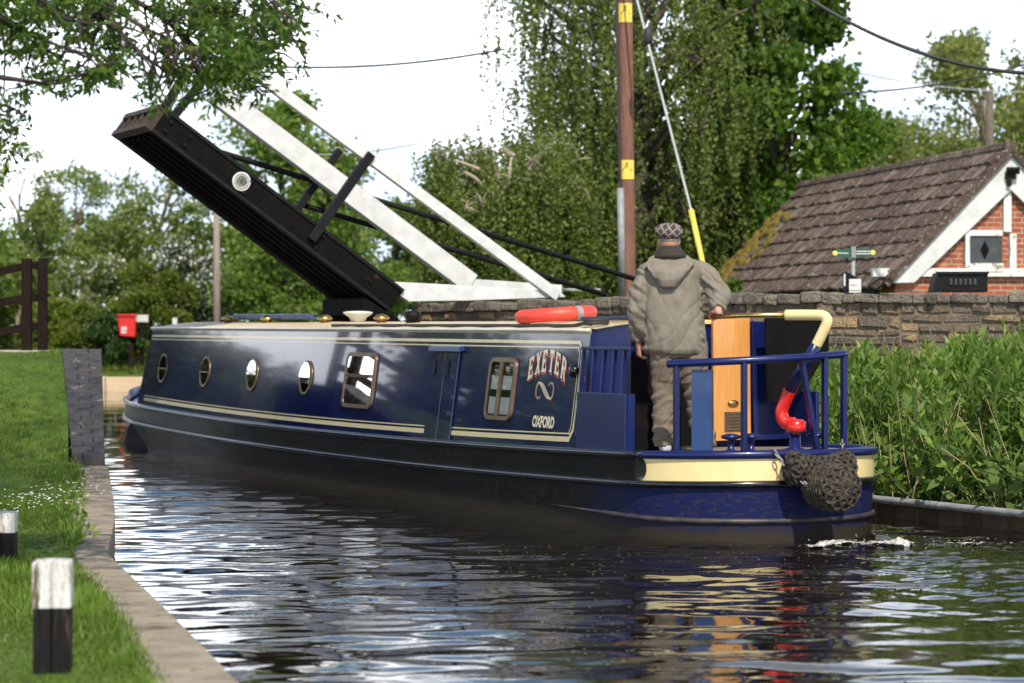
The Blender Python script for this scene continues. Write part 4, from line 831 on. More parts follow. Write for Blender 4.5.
# ------------------------------------------------------------------ rope stern fender with its chains
def fender():
    c = towld((-2.16, -.12, .47)); root = empty('rope_fender', c, 'black woven rope stern fender hung on chains against the cream band', 'fender')
    ax = (BF * -1); tg = BP; up = Vector((0, 0, 1)); m = mat('tarry rope', (.014, .012, .010), (.075, .058, .042), .95, 34, bump=.5, bscale=60, lo=.42, hi=.6)
    def woven(cen, axis, prof, k, ns=11, twist=2.2, n=46):
        """a dark core wrapped in two crossing sets of thick rope strands"""
        a = axis.normalized(); u = a.cross(up).normalized(); v = a.cross(u)
        rs = [[cen + a * x + (u * math.cos(q) + v * math.sin(q)) * (r0 * .93) for q in np.linspace(0, 2 * math.pi, 29)[:-1]] for r0, x in [prof(f) for f in np.linspace(0, 1, 26)]]
        k.rings(rs)
        for sg in (-1, 1):
            for q in range(ns):
                P = []
                for f in np.linspace(0, 1, n):
                    r0, x = prof(f); th = 2 * math.pi * q / ns + sg * twist * f * math.pi / 2 * 1.6; r0 = r0 + .006 * sg * math.sin(ns * th); P.append(cen + a * x + (u * math.cos(th) + v * math.sin(th)) * r0)
                k.tube(P, .0135, 6)
        return k
    B = at(829, 487, 18.0); k = MB(); woven(B + BF * .14, ax, lambda f: ((.165 - .02 * (1 - min(1, f * 3)), .30 * f / .8) if f < .8 else (max(.012, .165 * math.cos((f - .8) / .2 * 1.5)), .30 + .06 * math.sin((f - .8) / .2 * 1.5))), k)
    k.build('button', m, root, smooth=True)
    T = at(820, 468, 18.15); k = MB(); woven(T - tg * .28, tg, lambda f: (max(.02, (.062 + .045 * abs(math.cos(math.pi * f * 1.0)) ** 3 * 1.0 + .02) * min(1, math.sin(math.pi * min(max(f, .004), .996)) * 5) ** .5), .56 * f), k, ns=9, twist=3.0)
    k.build('cross_roll', m, root, smooth=True)
    for a_, b_ in ((at(773, 449, 18.15), at(807, 485, 17.95)), (at(842, 440, 18.6), at(844, 463, 18.15))):
        k = MB(); n = max(6, int((b_ - a_).length / .035)); d = (b_ - a_).normalized()
        for i in range(n):
            p = a_.lerp(b_, (i + .5) / n) + Vector((0, 0, -.035 * math.sin(math.pi * (i + .5) / n))); u = d.cross(Vector((0, 0, 1)) if i % 2 else Vector((1, .3, .1))).normalized()
            k.tube([p + d * .026 * math.cos(q) + u * .015 * math.sin(q) for q in np.linspace(0, 2 * math.pi, 9)], .006, 5, caps=False)
        k.build('chain', M['steel'], root, smooth=True)
fender()
# ------------------------------------------------------------------ the steerer
from mathutils import noise as mnoise
PR = at(672, 452, 18.95)
pz = PR + Vector((0, 0, 0.0))
person = empty('person', PR, 'man in grey hooded jacket and checked flat cap steering at the stern, seen from behind', 'person')
def L3(x, y, z): return Vector((x, y, z))
def ell(c, rx, ry, n=24, rotx=0.0, p=2.0):
    out = []
    for j in range(n):
        a = 2 * math.pi * j / n; ca, sa = math.cos(a), math.sin(a)
        v = Vector((rx * math.copysign(abs(ca) ** (2 / p), ca), ry * math.copysign(abs(sa) ** (2 / p), sa), 0)); v.rotate(Matrix.Rotation(rotx, 3, 'X')); out.append(Vector(c) + v)
    return out
def lump(c, r, seg=20, rings=14, M3=None):
    rs = []
    for i in range(rings + 1):
        th = math.pi * (0.03 + .94 * i / rings); rs.append([Vector(c) + (M3 @ v if M3 is not None else v) for v in [Vector((r[0] * math.sin(th) * math.cos(2 * math.pi * j / seg), r[1] * math.sin(th) * math.sin(2 * math.pi * j / seg), r[2] * math.cos(th))) for j in range(seg)]])
    return rs
def fuse(mb, name, m, parent, voxel, smooth=6, wrinkle=None):
    """join overlapping shapes into one continuous surface"""
    me = mb.mesh(name); o = bpy.data.objects.new(name + '_tmp', me); C.objects.link(o)
    md = o.modifiers.new('r', 'REMESH'); md.mode = 'VOXEL'; md.voxel_size = voxel
    ms_ = o.modifiers.new('s', 'SMOOTH'); ms_.factor = .5; ms_.iterations = smooth
    out = bpy.data.meshes.new_from_object(o.evaluated_get(bpy.context.evaluated_depsgraph_get())); bpy.data.objects.remove(o)
    out.materials.clear(); out.name = name
    if wrinkle:
        nr = [v.normal.copy() for v in out.vertices]
        for v, n in zip(out.vertices, nr): v.co += n * wrinkle(v.co)
    return link(name, out, m, parent, smooth=True, local=True)
skin = mat('skin', (.46, .20, .14), (.56, .27, .19), .5, 9, bump=.05)
def hand(mb, wrist, d, palmn, side_):
    """palm, four unequal curled fingers and a thumb; d = direction of the fingers, palmn = palm side"""
    d = d.normalized(); pn = (palmn - d * palmn.dot(d)).normalized(); s = d.cross(pn) * side_
    mb.rings([[wrist + d * a + s * (x * w) + pn * (y * t_) for x, y in [(math.cos(q), math.sin(q)) for q in np.linspace(0, 2 * math.pi, 13)[:-1]]] for a, w, t_ in ((-.03, .027, .022), (.0, .029, .021), (.035, .040, .018), (.075, .043, .016), (.095, .038, .012))])
    for i, (off, ln, cu) in enumerate(((.030, .070, .95), (.010, .080, 1.0), (-.010, .074, 1.05), (-.029, .058, 1.15))):
        p = wrist + d * .085 + s * off; path = [wrist + d * .06 + s * off * .9, p]; ang = .25
        for seg in (.45, .32, .23): ang += .55 * cu; p = p + (d * math.cos(ang) + pn * math.sin(ang)) * ln * seg; path.append(p)
        mb.tube(path, [.0095, .0095, .009, .0085, .007], 8)
    b_ = wrist + d * .02 + s * .030; mb.tube([wrist + d * .012 + s * .016, b_ + s * .012 + pn * .012, b_ + s * .022 + d * .025 + pn * .030, b_ + s * .014 + d * .052 + pn * .044], [.013, .012, .0105, .008], 8)
# joints
SL_, EL_, WL_ = L3(-.185, 0, 1.43), L3(-.285, -.02, 1.13), L3(-.262, .07, .865)
SR_, ER_ = L3(.19, 0, 1.44), L3(.355, -.05, 1.225)
hp = TEND - PR; WR_ = hp + L3(.03, -.10, .035)
HLn, KL_, AL_ = L3(-.045, 0, .84), L3(-.055, .035, .46), L3(-.05, -.01, .09)
HRn, KR_, AR_ = L3(.15, 0, .84), L3(.20, .03, .46), L3(.245, -.01, .09)
hc = L3(-.02, .03, 1.665)
bd = MB()
bd.rings([ell((x, y, z), rx, ry) for z, x, y, rx, ry in ((.78, .045, 0, .16, .11), (.90, .04, 0, .165, .115), (1.08, .02, .005, .145, .105), (1.25, 0, .01, .16, .115), (1.38, 0, .005, .17, .11), (1.46, 0, 0, .12, .085), (1.50, -.005, .0, .065, .065))])
bd.rings([ell((x, y, z), r, r) for z, x, y, r in ((1.44, -.005, 0, .062), (1.52, -.01, .01, .057), (1.60, -.018, .018, .056))])
bd.rings(lump(hc, (.076, .098, .118))); bd.rings(lump(hc + L3(0, .045, -.055), (.056, .058, .062)))
bd.rings(lump(hc + L3(0, .102, -.012), (.012, .018, .026))); bd.rings(lump(hc + L3(0, .094, -.055), (.026, .012, .008)))
for sg in (-1, 1):
    bd.rings(lump(hc + L3(sg * .079, -.005, -.012), (.010, .020, .034))); bd.rings(lump(hc + L3(sg * .031, .088, .012), (.012, .008, .008)))
for a, b_, c_, r in ((SL_, EL_, WL_, (.052, .042, .030)), (SR_, ER_, WR_, (.052, .042, .030)), (HLn, KL_, AL_, (.085, .058, .042)), (HRn, KR_, AR_, (.085, .058, .042))): bd.tube([a, a.lerp(b_, .5), b_, b_.lerp(c_, .4), c_], [r[0], r[0] * .92, r[1], r[1] * .98, r[2]], 14)
for a in (AL_, AR_): bd.tube([a + L3(0, -.05, -.055), a + L3(0, .05, -.055), a + L3(.0, .15, -.066)], [.032, .038, .028], 12)
hand(bd, WL_ + L3(.004, .006, -.02), L3(.03, .10, -1), L3(.9, .3, 0), 1)
hand(bd, WR_, (hp - WR_) + L3(-.02, .05, .03), L3(-.1, .2, -1), -1)
body = fuse(bd, 'body', skin, person, .0075, 3)
for v in body.data.vertices: pass
eym = mat('eye', (.03, .02, .015), (.7, .7, .7), .2, 60)
for sg in (-1, 1): MB().rings(lump(hc + L3(sg * .031, .093, .012), (.011, .007, .007), 12, 8)).build('eye', eym, person, smooth=True, local=True)
hr_ = MB(); hr_.rings(lump(hc + L3(0, -.012, .02), (.081, .096, .085))); hair = fuse(hr_, 'hair', mat('short grey hair', (.22, .19, .17), (.36, .32, .29), .8, 60, bump=.6), person, .008, 2)
bm = bmesh.new(); bm.from_mesh(hair.data); bmesh.ops.delete(bm, geom=[v for v in bm.verts if v.co.y > hc.y + .045 or v.co.z < hc.z - .035], context='VERTS'); bm.to_mesh(hair.data); bm.free()
# trousers
tr = MB(); tr.rings([ell((.05, 0, z), rx, .135, p=2.3) for z, rx in ((.74, .185), (.80, .20), (.92, .195), (1.0, .18))])
for a, b_, c_, sg in ((HLn, KL_, AL_, -1), (HRn, KR_, AR_, 1)):
    tr.tube([a, a.lerp(b_, .35), a.lerp(b_, .75), b_, b_.lerp(c_, .5), c_ + L3(0, 0, .03), c_ + L3(0, .0, -.045)], [.125, .124, .110, .103, .099, .095, .092], 18)
def wr_t(p): return -.012 * max(0, 1 - abs(mnoise.noise(Vector((p.x * 6, p.y * 5, p.z * 9 - p.x * 10)))) * 1.7) ** 6 + .012 * mnoise.noise(Vector((p.x * 9, p.y * 9, p.z * 3))) + .014 * mnoise.noise(Vector((p.x * 5 + p.z * 12, p.y * 6, p.z * 17 - p.x * 8))) * (1.6 if p.z < .3 or .4 < p.z < .55 else .6)
fuse(tr, 'trousers', mat('brown grey trouser cloth', (.14, .108, .078), (.17, .132, .096), .85, 30, bump=.15, bscale=160), person, .010, 4, wr_t)
for a in (AL_, AR_):
    sh = MB(); sh.rings([ell(a + L3(0, y, -.052 + dz), rx, h_, rotx=R(90), p=2.6) for y, rx, h_, dz in ((-.085, .030, .028, 0), (-.07, .044, .040, .004), (0, .046, .046, .006), (.09, .050, .040, 0), (.16, .046, .032, -.006), (.20, .026, .022, -.012))])
    fuse(sh, 'shoe', mat('pale canvas shoe', (.42, .42, .44), (.52, .52, .54), .7, 20), person, .008, 3)
# jacket: torso, sleeves, hood and ribbed hem in one
jk = MB()
jk.rings([ell((x, y, z), rx, ry, 32, p=2.4) for z, x, y, rx, ry in ((.765, .030, .0, .222, .150), (.80, .028, 0, .248, .168), (.90, .024, 0, .252, .178), (1.02, .015, 0, .245, .172), (1.16, .005, 0, .236, .165), (1.30, -.002, 0, .234, .158), (1.40, -.005, 0, .236, .142), (1.46, -.008, 0, .215, .122), (1.515, -.012, .005, .13, .095), (1.55, -.015, .01, .092, .085), (1.575, -.016, .012, .082, .08))])
jk.tube([SL_ + L3(.05, 0, .0), SL_ + L3(-.015, 0, -.02), SL_.lerp(EL_, .45) + L3(-.012, 0, 0), EL_, EL_.lerp(WL_, .5), WL_ + L3(0, 0, .03), WL_ + L3(0, 0, -.005)], [.086, .088, .088, .086, .080, .064, .052], 18)
jk.tube([SR_ + L3(-.06, 0, 0), SR_ + L3(.0, 0, -.01), SR_.lerp(ER_, .5) + L3(.02, 0, .02), ER_, ER_.lerp(WR_, .5) + L3(0, 0, -.01), WR_.lerp(ER_, .12)], [.088, .090, .094, .096, .086, .058], 18)
jk.rings([ell((x, y, z), rx, ry, 24, rotx=R(18)) for z, x, y, rx, ry in ((1.275, -.045, -.158, .025, .018), (1.30, -.045, -.172, .075, .036), (1.36, -.04, -.172, .120, .048), (1.43, -.03, -.150, .180, .054), (1.48, -.02, -.112, .205, .058), (1.52, -.016, -.07, .185, .055), (1.55, -.016, -.03, .125, .05))])
def wr_j(p):
    v = .016 * mnoise.noise(Vector((p.x * 6 + p.z * 3, p.y * 5, p.z * 2.6))) + .010 * mnoise.noise(Vector((p.x * 14 + p.z * 5, p.y * 10, p.z * 7 - p.x * 9)))
    for (ax_, az_, o_, am_) in ((9.0, 3.2, 0.0, .0075), (6.5, -4.0, 4.0, .0065), (3.0, 10.0, 9.0, .004)):      # creases running down and across the back
        q_ = p.x * ax_ + p.z * az_ + o_ + .8 * mnoise.noise(p * 3.1); c_ = 1 - 2.2 * abs(mnoise.noise(Vector((q_, o_, (p.z * ax_ - p.x * az_) * .16)))); v -= am_ * max(0, c_) ** 3 * (.4 + .9 * abs(mnoise.noise(p * 2.3 + Vector((o_, 0, 0)))))
    if p.x > .22 or p.x < -.21: v += .020 * mnoise.noise(Vector((p.x * 8, p.y * 8, p.z * 22 + p.x * 16)))
    if p.z < .90: v += .006 * math.sin(p.x * 70 + 3 * mnoise.noise(p * 9)) * max(0, (.92 - p.z) / .15) * .6
    return v
jm = mat('grey green jacket cloth', (.165, .142, .110), (.20, .174, .136), .72, 14, bump=.12, bscale=220)
fuse(jk, 'jacket', jm, person, .008, 5, wr_j)
sm_ = MB(); pts = [(-.215, -.115, 1.43), (-.17, -.185, 1.36), (-.10, -.223, 1.30), (-.045, -.215, 1.262), (.02, -.222, 1.30), (.08, -.19, 1.37), (.13, -.12, 1.47)]
cl_ = MB(); cl_.rings([ell((-.016, .012, z), r, r * .95) for z, r in ((1.52, .150), (1.55, .128), (1.585, .098), (1.615, .080), (1.618, .062))]); cl_.build('collar', mat('dark brown collar', (.02, .015, .013), (.035, .026, .022), .9, 40), person, smooth=True, local=True)
# flat cap with woven check
cap = MB(); cap.rings([ell(hc + L3(x, y, z), rx, ry, 32, rotx=R(7)) for z, x, y, rx, ry in ((.012, 0, 0, .083, .103), (.030, 0, 0, .100, .118), (.055, -.004, -.002, .113, .130), (.085, -.004, .005, .112, .130), (.112, -.002, .02, .092, .112), (.128, 0, .03, .055, .07), (.133, 0, .035, .01, .012))])
cm_ = bpy.data.materials.new('checked wool'); cm_.use_nodes = True; t = cm_.node_tree; b = t.nodes['Principled BSDF']; b.inputs['Roughness'].default_value = .95
g = N(t, 'ShaderNodeTexCoord'); mpn = N(t, 'ShaderNodeMapping'); mpn.inputs['Rotation'].default_value = (0, R(42), R(12)); t.links.new(g.outputs['Object'], mpn.inputs[0])
w1 = N(t, 'ShaderNodeTexWave', Scale=7.0, bands_direction='X'); w2 = N(t, 'ShaderNodeTexWave', Scale=7.0, bands_direction='Z')
for w in (w1, w2): t.links.new(mpn.outputs[0], w.inputs['Vector'])
r1 = ramp(t, [(.80, 0.0), (.90, 1.0)], w1.outputs[0]); r2 = ramp(t, [(.80, 0.0), (.90, 1.0)], w2.outputs[0]); mxx = N(t, 'ShaderNodeMath', operation='MAXIMUM'); t.links.new(r1.outputs[0], mxx.inputs[0]); t.links.new(r2.outputs[0], mxx.inputs[1])
r3 = ramp(t, [(.3, (.045, .032, .032)), (.6, (.085, .062, .058))], w1.outputs[0]); t.links.new(mixc(t, mxx.outputs[0], r3.outputs[0], (.21, .17, .165)), b.inputs['Base Color'])
cap.build('cap', cm_, person, smooth=True, local=True)
pk_ = MB(); pk_.rings([[hc + L3(x, .085 + (.075 * math.cos(x / .085 * 1.45) if True else 0) * f, .035 - .02 * f + th) for x in np.linspace(-.085, .085, 13)] + [hc + L3(x, .085 + .075 * math.cos(x / .085 * 1.45) * f, .027 - .02 * f - th) for x in np.linspace(.085, -.085, 13)] for f, th in ((0, 0.0), (.5, .002), (1, .0))]); pk_.build('cap_peak', cm_, person, smooth=True, local=True)
# ------------------------------------------------------------------ vegetation
def leafquads(cen, rng, ln, wd, droop=0.0, axis=None, jit=0.3):
    """one small pointed leaf per centre; returns verts, faces"""
    n = len(cen); d = rng.normal(size=(n, 3)) if axis is None else axis + rng.normal(size=(n, 3)) * jit
    d[:, 2] -= droop; d /= np.linalg.norm(d, axis=1)[:, None] + 1e-9
    r = rng.normal(size=(n, 3)); s = np.cross(d, r); s /= np.linalg.norm(s, axis=1)[:, None] + 1e-9; nn = np.cross(d, s)
    L = ln * (0.65 + 0.7 * rng.random((n, 1))); W = wd * (0.65 + 0.7 * rng.random((n, 1)))
    v = np.stack([cen, cen + d * L * .45 + s * W * .5 + nn * W * .18, cen + d * L, cen + d * L * .45 - s * W * .5 + nn * W * .18], 1).reshape(-1, 3)
    return v, np.arange(4 * n).reshape(-1, 4)
LM = {}
LM['birch'] = leafmat('birch leaves', [(0.083, 0.129, 0.024), (0.113, 0.163, 0.03), (0.143, 0.197, 0.041), (0.189, 0.226, 0.057)], 0.40)
LM['maple'] = leafmat('maple leaves', [(0.044, 0.098, 0.013), (0.065, 0.138, 0.018), (0.095, 0.173, 0.022), (0.144, 0.218, 0.031)], 0.48)
LM['light'] = leafmat('pale spring leaves', [(0.11, 0.149, 0.033), (0.159, 0.202, 0.045), (0.214, 0.247, 0.06), (0.269, 0.284, 0.09)], 0.48)
LM['mid'] = leafmat('mid green leaves', [(0.08, 0.144, 0.024), (0.116, 0.194, 0.034), (0.161, 0.245, 0.044), (0.215, 0.288, 0.059)], 0.46)
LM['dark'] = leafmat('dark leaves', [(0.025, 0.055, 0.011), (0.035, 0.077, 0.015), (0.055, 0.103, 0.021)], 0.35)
LM['olive'] = leafmat('olive leaves', [(0.102, 0.156, 0.029), (0.135, 0.195, 0.04), (0.183, 0.237, 0.054), (0.23, 0.27, 0.081)], 0.44)
LM['yellow'] = leafmat('yellow green leaves', [(0.11, 0.16, 0.022), (0.149, 0.198, 0.029), (0.198, 0.237, 0.037), (0.083, 0.127, 0.02)], 0.48)
LM['blossom'] = leafmat('hawthorn blossom', [(.50, .50, .44), (.62, .62, .56), (.70, .70, .64)], .2)
LM['ash'] = leafmat('ash leaves', [(0.037, 0.086, 0.011), (0.055, 0.127, 0.016), (0.085, 0.161, 0.023), (0.146, 0.196, 0.034)], 0.45)
LM['nettle'] = leafmat('tall weed leaves', [(0.08, 0.156, 0.023), (0.12, 0.212, 0.032), (0.16, 0.26, 0.047), (0.223, 0.3, 0.067)], 0.42, vary=.38, vs=1.1)
def limb(p, q, sag, rng, n=6, wig=.06):
    p, q = np.array(p, float), np.array(q, float); L = np.linalg.norm(q - p); out = []
    for i in range(n + 1):
        f = i / n; x = p + (q - p) * f; x[2] += sag * L * math.sin(math.pi * f); x += rng.normal(size=3) * wig * L * math.sin(math.pi * f) * .5; out.append(Vector(x))
    return out
def tree(name, label, base, top, rad, c0, leaf='mid', seed=0, lobes=14, clumps=9, per=60, ln=.14, wd=.09, kind='round', bark='bark', tr=.16, lobe_r=.34, lean=(0, 0), group=None, squash=1.0, hang=1.6, cat='tree', blossom=0, twigs=True, boxy=1.0):
    """base = foot of the trunk, top = height of the crown, rad = (rx, ry), c0 = height where the crown starts"""
    rng = np.random.default_rng(seed); base = Vector(base); root = empty(name, base, label, cat, group)
    cz, rz = (top + c0) / 2, (top - c0) / 2; cx_, cy_ = base.x + lean[0], base.y + lean[1]
    th = rng.random(lobes) * 6.283; ph = np.arccos(1 - 2 * (np.arange(lobes) + .5) / lobes); rr = .55 + .35 * rng.random(lobes)
    lc = np.stack([cx_ + rad[0] * np.sin(ph) ** boxy * np.cos(th) * rr, cy_ + rad[1] * np.sin(ph) ** boxy * np.sin(th) * rr, base.z * 0 + cz + rz * np.cos(ph) * (rr + .08)], 1)
    tk = MB(); hi = Vector((cx_, cy_, c0 + (top - c0) * .72)); P = limb(base - Vector((0, 0, .3)), hi, 0, rng, 9, .05)
    tk.tube(P, [tr * (1 - .8 * i / 9) for i in range(10)], 9)
    cen = []
    for i in range(lobes):
        f = np.clip((lc[i][2] - base.z) / (hi.z - base.z) * .75, .25, .95); j = f * 9; a = P[int(j)].lerp(P[min(int(j) + 1, 9)], j - int(j))
        q = limb(a, lc[i], .10, rng); tk.tube(q, [tr * .42 * (1 - .75 * k / 6) for k in range(7)], 6)
        lr = lobe_r * (rad[0] + rz) / 2 * (.7 + .6 * rng.random())
        d = rng.normal(size=(clumps, 3)); d[:, 2] += .35; d /= np.linalg.norm(d, axis=1)[:, None]
        cc = lc[i] + d * lr * (.55 + .5 * rng.random((clumps, 1))) * np.array([1, 1, .8 * squash])
        if twigs:
            for c_ in cc[::2]: tk.tube(limb(lc[i], c_, .08, rng, 4), [tr * .11, tr * .09, tr * .07, tr * .05, tr * .03], 5)
        for c_ in cc:
            if kind == 'weep':
                ns = max(2, per // 30)
                for s in range(ns):
                    o = c_ + rng.normal(size=3) * lr * .28; Ls = hang * (.4 + .9 * rng.random()); m_ = max(6, int(Ls / .032)); f_ = rng.random(m_)
                    sw = rng.normal(size=2) * .10
                    cen.append(np.stack([o[0] + sw[0] * f_ + rng.normal(size=m_) * .03, o[1] + sw[1] * f_ + rng.normal(size=m_) * .03, np.maximum(o[2] - Ls * f_, base.z + .2)], 1))
            else:
                g_ = rng.normal(size=(per, 3)) * lr * np.array([.30, .30, .22]); cen.append(c_ + g_)
    cen = np.concatenate(cen); v, f = leafquads(cen, rng, ln, wd, droop=.9 if kind == 'weep' else .25)
    tk.build('trunk', M[bark], root, smooth=True)
    link('crown', npmesh('crown', v, f), LM[leaf], root)
    if blossom:
        k = rng.choice(len(cen), int(len(cen) * blossom), replace=False); v, f = leafquads(cen[k] + rng.normal(size=(len(k), 3)) * .03, rng, .10, .10); link('blossom', npmesh('blossom', v, f), LM['blossom'], root)
    return root
def pxtree(name, label, px, Y, top_py, w_px, c0_py, gz=.95, **kw):
    s = F / Y; x = (px - 512) / s; return tree(name, label, (x, Y, gz), H - (top_py - HY) / s, (w_px / 2 / s, kw.pop('ry', w_px / 2 / s)), H - (c0_py - HY) / s, **kw)
# weeping birches and the maple beyond the wall
pxtree('birch_tree', 'broad weeping birch with trailing strands hanging beside the lift bridge', 512, 46, 132, 196, 222, leaf='birch', seed=1, kind='weep', lobes=36, clumps=13, per=60, ln=.075, wd=.055, bark='birchbark', tr=.14, hang=2.5, lobe_r=.30, boxy=.45)
pxtree('birch_tree', 'tallest weeping birch towering behind the brown utility pole', 635, 50, -190, 305, 300, leaf='birch', seed=2, kind='weep', lobes=62, clumps=15, per=66, ln=.08, wd=.06, bark='bark', tr=.26, hang=1.7, lobe_r=.21)
pxtree('maple_tree', 'tall dense bright green maple behind the cottage roof', 775, 50.5, -90, 165, 300, leaf='maple', seed=3, lobes=34, clumps=14, per=60, ln=.17, wd=.14, tr=.24, lobe_r=.24)
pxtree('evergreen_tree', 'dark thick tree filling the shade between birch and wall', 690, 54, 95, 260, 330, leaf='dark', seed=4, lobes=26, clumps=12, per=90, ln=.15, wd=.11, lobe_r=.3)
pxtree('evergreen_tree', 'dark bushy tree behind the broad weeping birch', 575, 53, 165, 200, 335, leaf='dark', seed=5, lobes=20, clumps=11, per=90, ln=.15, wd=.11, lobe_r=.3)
# trees in the distance on the right
pxtree('ash_tree', 'open pale green ash tree standing behind the cottage chimney end', 985, 66, 15, 190, 240, leaf='light', seed=6, lobes=28, clumps=9, per=34, ln=.20, wd=.11, tr=.15, lobe_r=.26, bark='palebark')
pxtree('ash_tree', 'low rounded pale tree beyond the ridge of the cottage', 865, 78, 118, 120, 250, leaf='light', seed=7, lobes=16, clumps=9, per=50, ln=.18, wd=.11, tr=.12)
pxtree('ash_tree', 'leafy pale tree spreading just above the cottage roof', 925, 72, 120, 150, 260, leaf='light', seed=8, lobes=16, clumps=9, per=44, ln=.19, wd=.11, tr=.12, bark='palebark')
# trees in the distance on the left
pxtree('oak_tree', 'round bright green oak behind the raised bridge deck', 283, 72, 104, 155, 310, leaf='mid', seed=9, lobes=24, clumps=12, per=62, ln=.18, wd=.13, tr=.16, lobe_r=.30)
pxtree('oak_tree', 'tall green tree left of the raised bridge tip with branches showing', 165, 76, 142, 150, 320, leaf='olive', seed=10, lobes=18, clumps=10, per=32, ln=.17, wd=.11, tr=.15, lobe_r=.29, bark='palebark')
pxtree('alder_tree', 'thin open tree with pale trunk at the far left edge', 18, 78, 140, 100, 300, leaf='olive', seed=11, lobes=16, clumps=8, per=22, ln=.16, wd=.09, tr=.11, lobe_r=.26, bark='palebark')
pxtree('alder_tree', 'thin open tree with pale branches beside the far left one', 75, 80, 152, 95, 310, leaf='olive', seed=12, lobes=14, clumps=8, per=24, ln=.16, wd=.09, tr=.11, lobe_r=.27, bark='palebark')
pxtree('willow_tree', 'soft mid green tree behind the white bridge rails', 395, 74, 205, 130, 322, leaf='mid', seed=13, lobes=16, clumps=10, per=52, ln=.17, wd=.11, tr=.12)
pxtree('willow_tree', 'olive tree rising behind the hawthorn and hedge', 120, 74, 215, 120, 322, leaf='olive', seed=14, lobes=13, clumps=9, per=40, ln=.16, wd=.10, tr=.1)
pxtree('willow_tree', 'grey olive tree behind the dark paddock fence', 40, 73, 205, 120, 322, leaf='olive', seed=15, lobes=12, clumps=9, per=36, ln=.16, wd=.10, tr=.1)
pxtree('hawthorn_bush', 'hawthorn covered in white blossom behind the bare pole', 190, 68, 247, 105, 335, gz=.8, leaf='dark', seed=16, lobes=16, clumps=10, per=60, ln=.12, wd=.08, tr=.07, blossom=.6, cat='bush')
pxtree('hawthorn_bush', 'faded hawthorn with thin white blossom above the left hedge', 95, 71, 258, 90, 330, gz=.8, leaf='olive', seed=17, lobes=12, clumps=9, per=50, ln=.12, wd=.08, tr=.06, blossom=.3, cat='bush')
pxtree('round_bush', 'dark green bush on the far bank below the bridge deck', 285, 65, 244, 125, 350, gz=.7, leaf='mid', seed=18, lobes=16, clumps=11, per=70, ln=.13, wd=.09, tr=.06, cat='bush')
pxtree('round_bush', 'yellow green bush behind the red bin', 150, 66, 268, 90, 350, gz=.75, leaf='yellow', seed=19, lobes=14, clumps=11, per=70, ln=.11, wd=.07, tr=.05, cat='bush')
pxtree('round_bush', 'low leafy bush left of the red bin', 85, 65, 302, 95, 360, gz=.7, leaf='yellow', seed=20, lobes=14, clumps=11, per=64, ln=.11, wd=.07, tr=.05, cat='bush')
pxtree('round_bush', 'low leafy bush behind the dark fence at the left edge', 15, 65.5, 298, 90, 355, gz=.7, leaf='yellow', seed=21, lobes=14, clumps=11, per=64, ln=.11, wd=.07, tr=.05, cat='bush')
pxtree('round_bush', 'dark green low bush at the foot of the red bin', 112, 64, 318, 60, 362, gz=.7, leaf='dark', seed=22, lobes=10, clumps=9, per=60, ln=.10, wd=.07, tr=.04, cat='bush')
pxtree('round_bush', 'mid green bush under the white tail beam of the bridge', 370, 66, 262, 110, 350, gz=.7, leaf='mid', seed=23, lobes=14, clumps=10, per=64, ln=.13, wd=.09, tr=.05, cat='bush')
pxtree('elder_bush', 'small leafy elder growing against the wall behind the man', 737, 27.6, 282, 34, 330, gz=.95, leaf='maple', seed=24, lobes=8, clumps=6, per=22, ln=.09, wd=.055, tr=.03, lobe_r=.34, cat='bush')
for i, (px, Y, tp, w, lf) in enumerate(((-70, 62, 150, 150, 'mid'), (-190, 56, 110, 190, 'olive'), (460, 90, 205, 180, 'dark'), (620, 95, 120, 200, 'dark'), (800, 92, 150, 170, 'mid'), (330, 95, 190, 170, 'olive'), (230, 98, 225, 150, 'olive'), (60, 100, 235, 200, 'mid'), (1090, 80, 60, 190, 'mid'))):
    lab = ['mid green tree beyond the left edge of the fence', 'olive tree further beyond the left edge of the fence', 'dark distant tree behind the bridge rails', 'dark distant tree behind the tall birch', 'mid green distant tree behind the maple', 'olive distant tree seen under the raised deck', 'olive distant tree behind the bare pole', 'distant wide tree behind the left hedge', 'tall green tree beyond the right end of the cottage'][i]
    pxtree('distant_tree', lab, px, Y, tp, w, 330, leaf=lf, seed=40 + i, lobes=18, clumps=10, per=60, ln=.2, wd=.15, tr=.15, twigs=False)
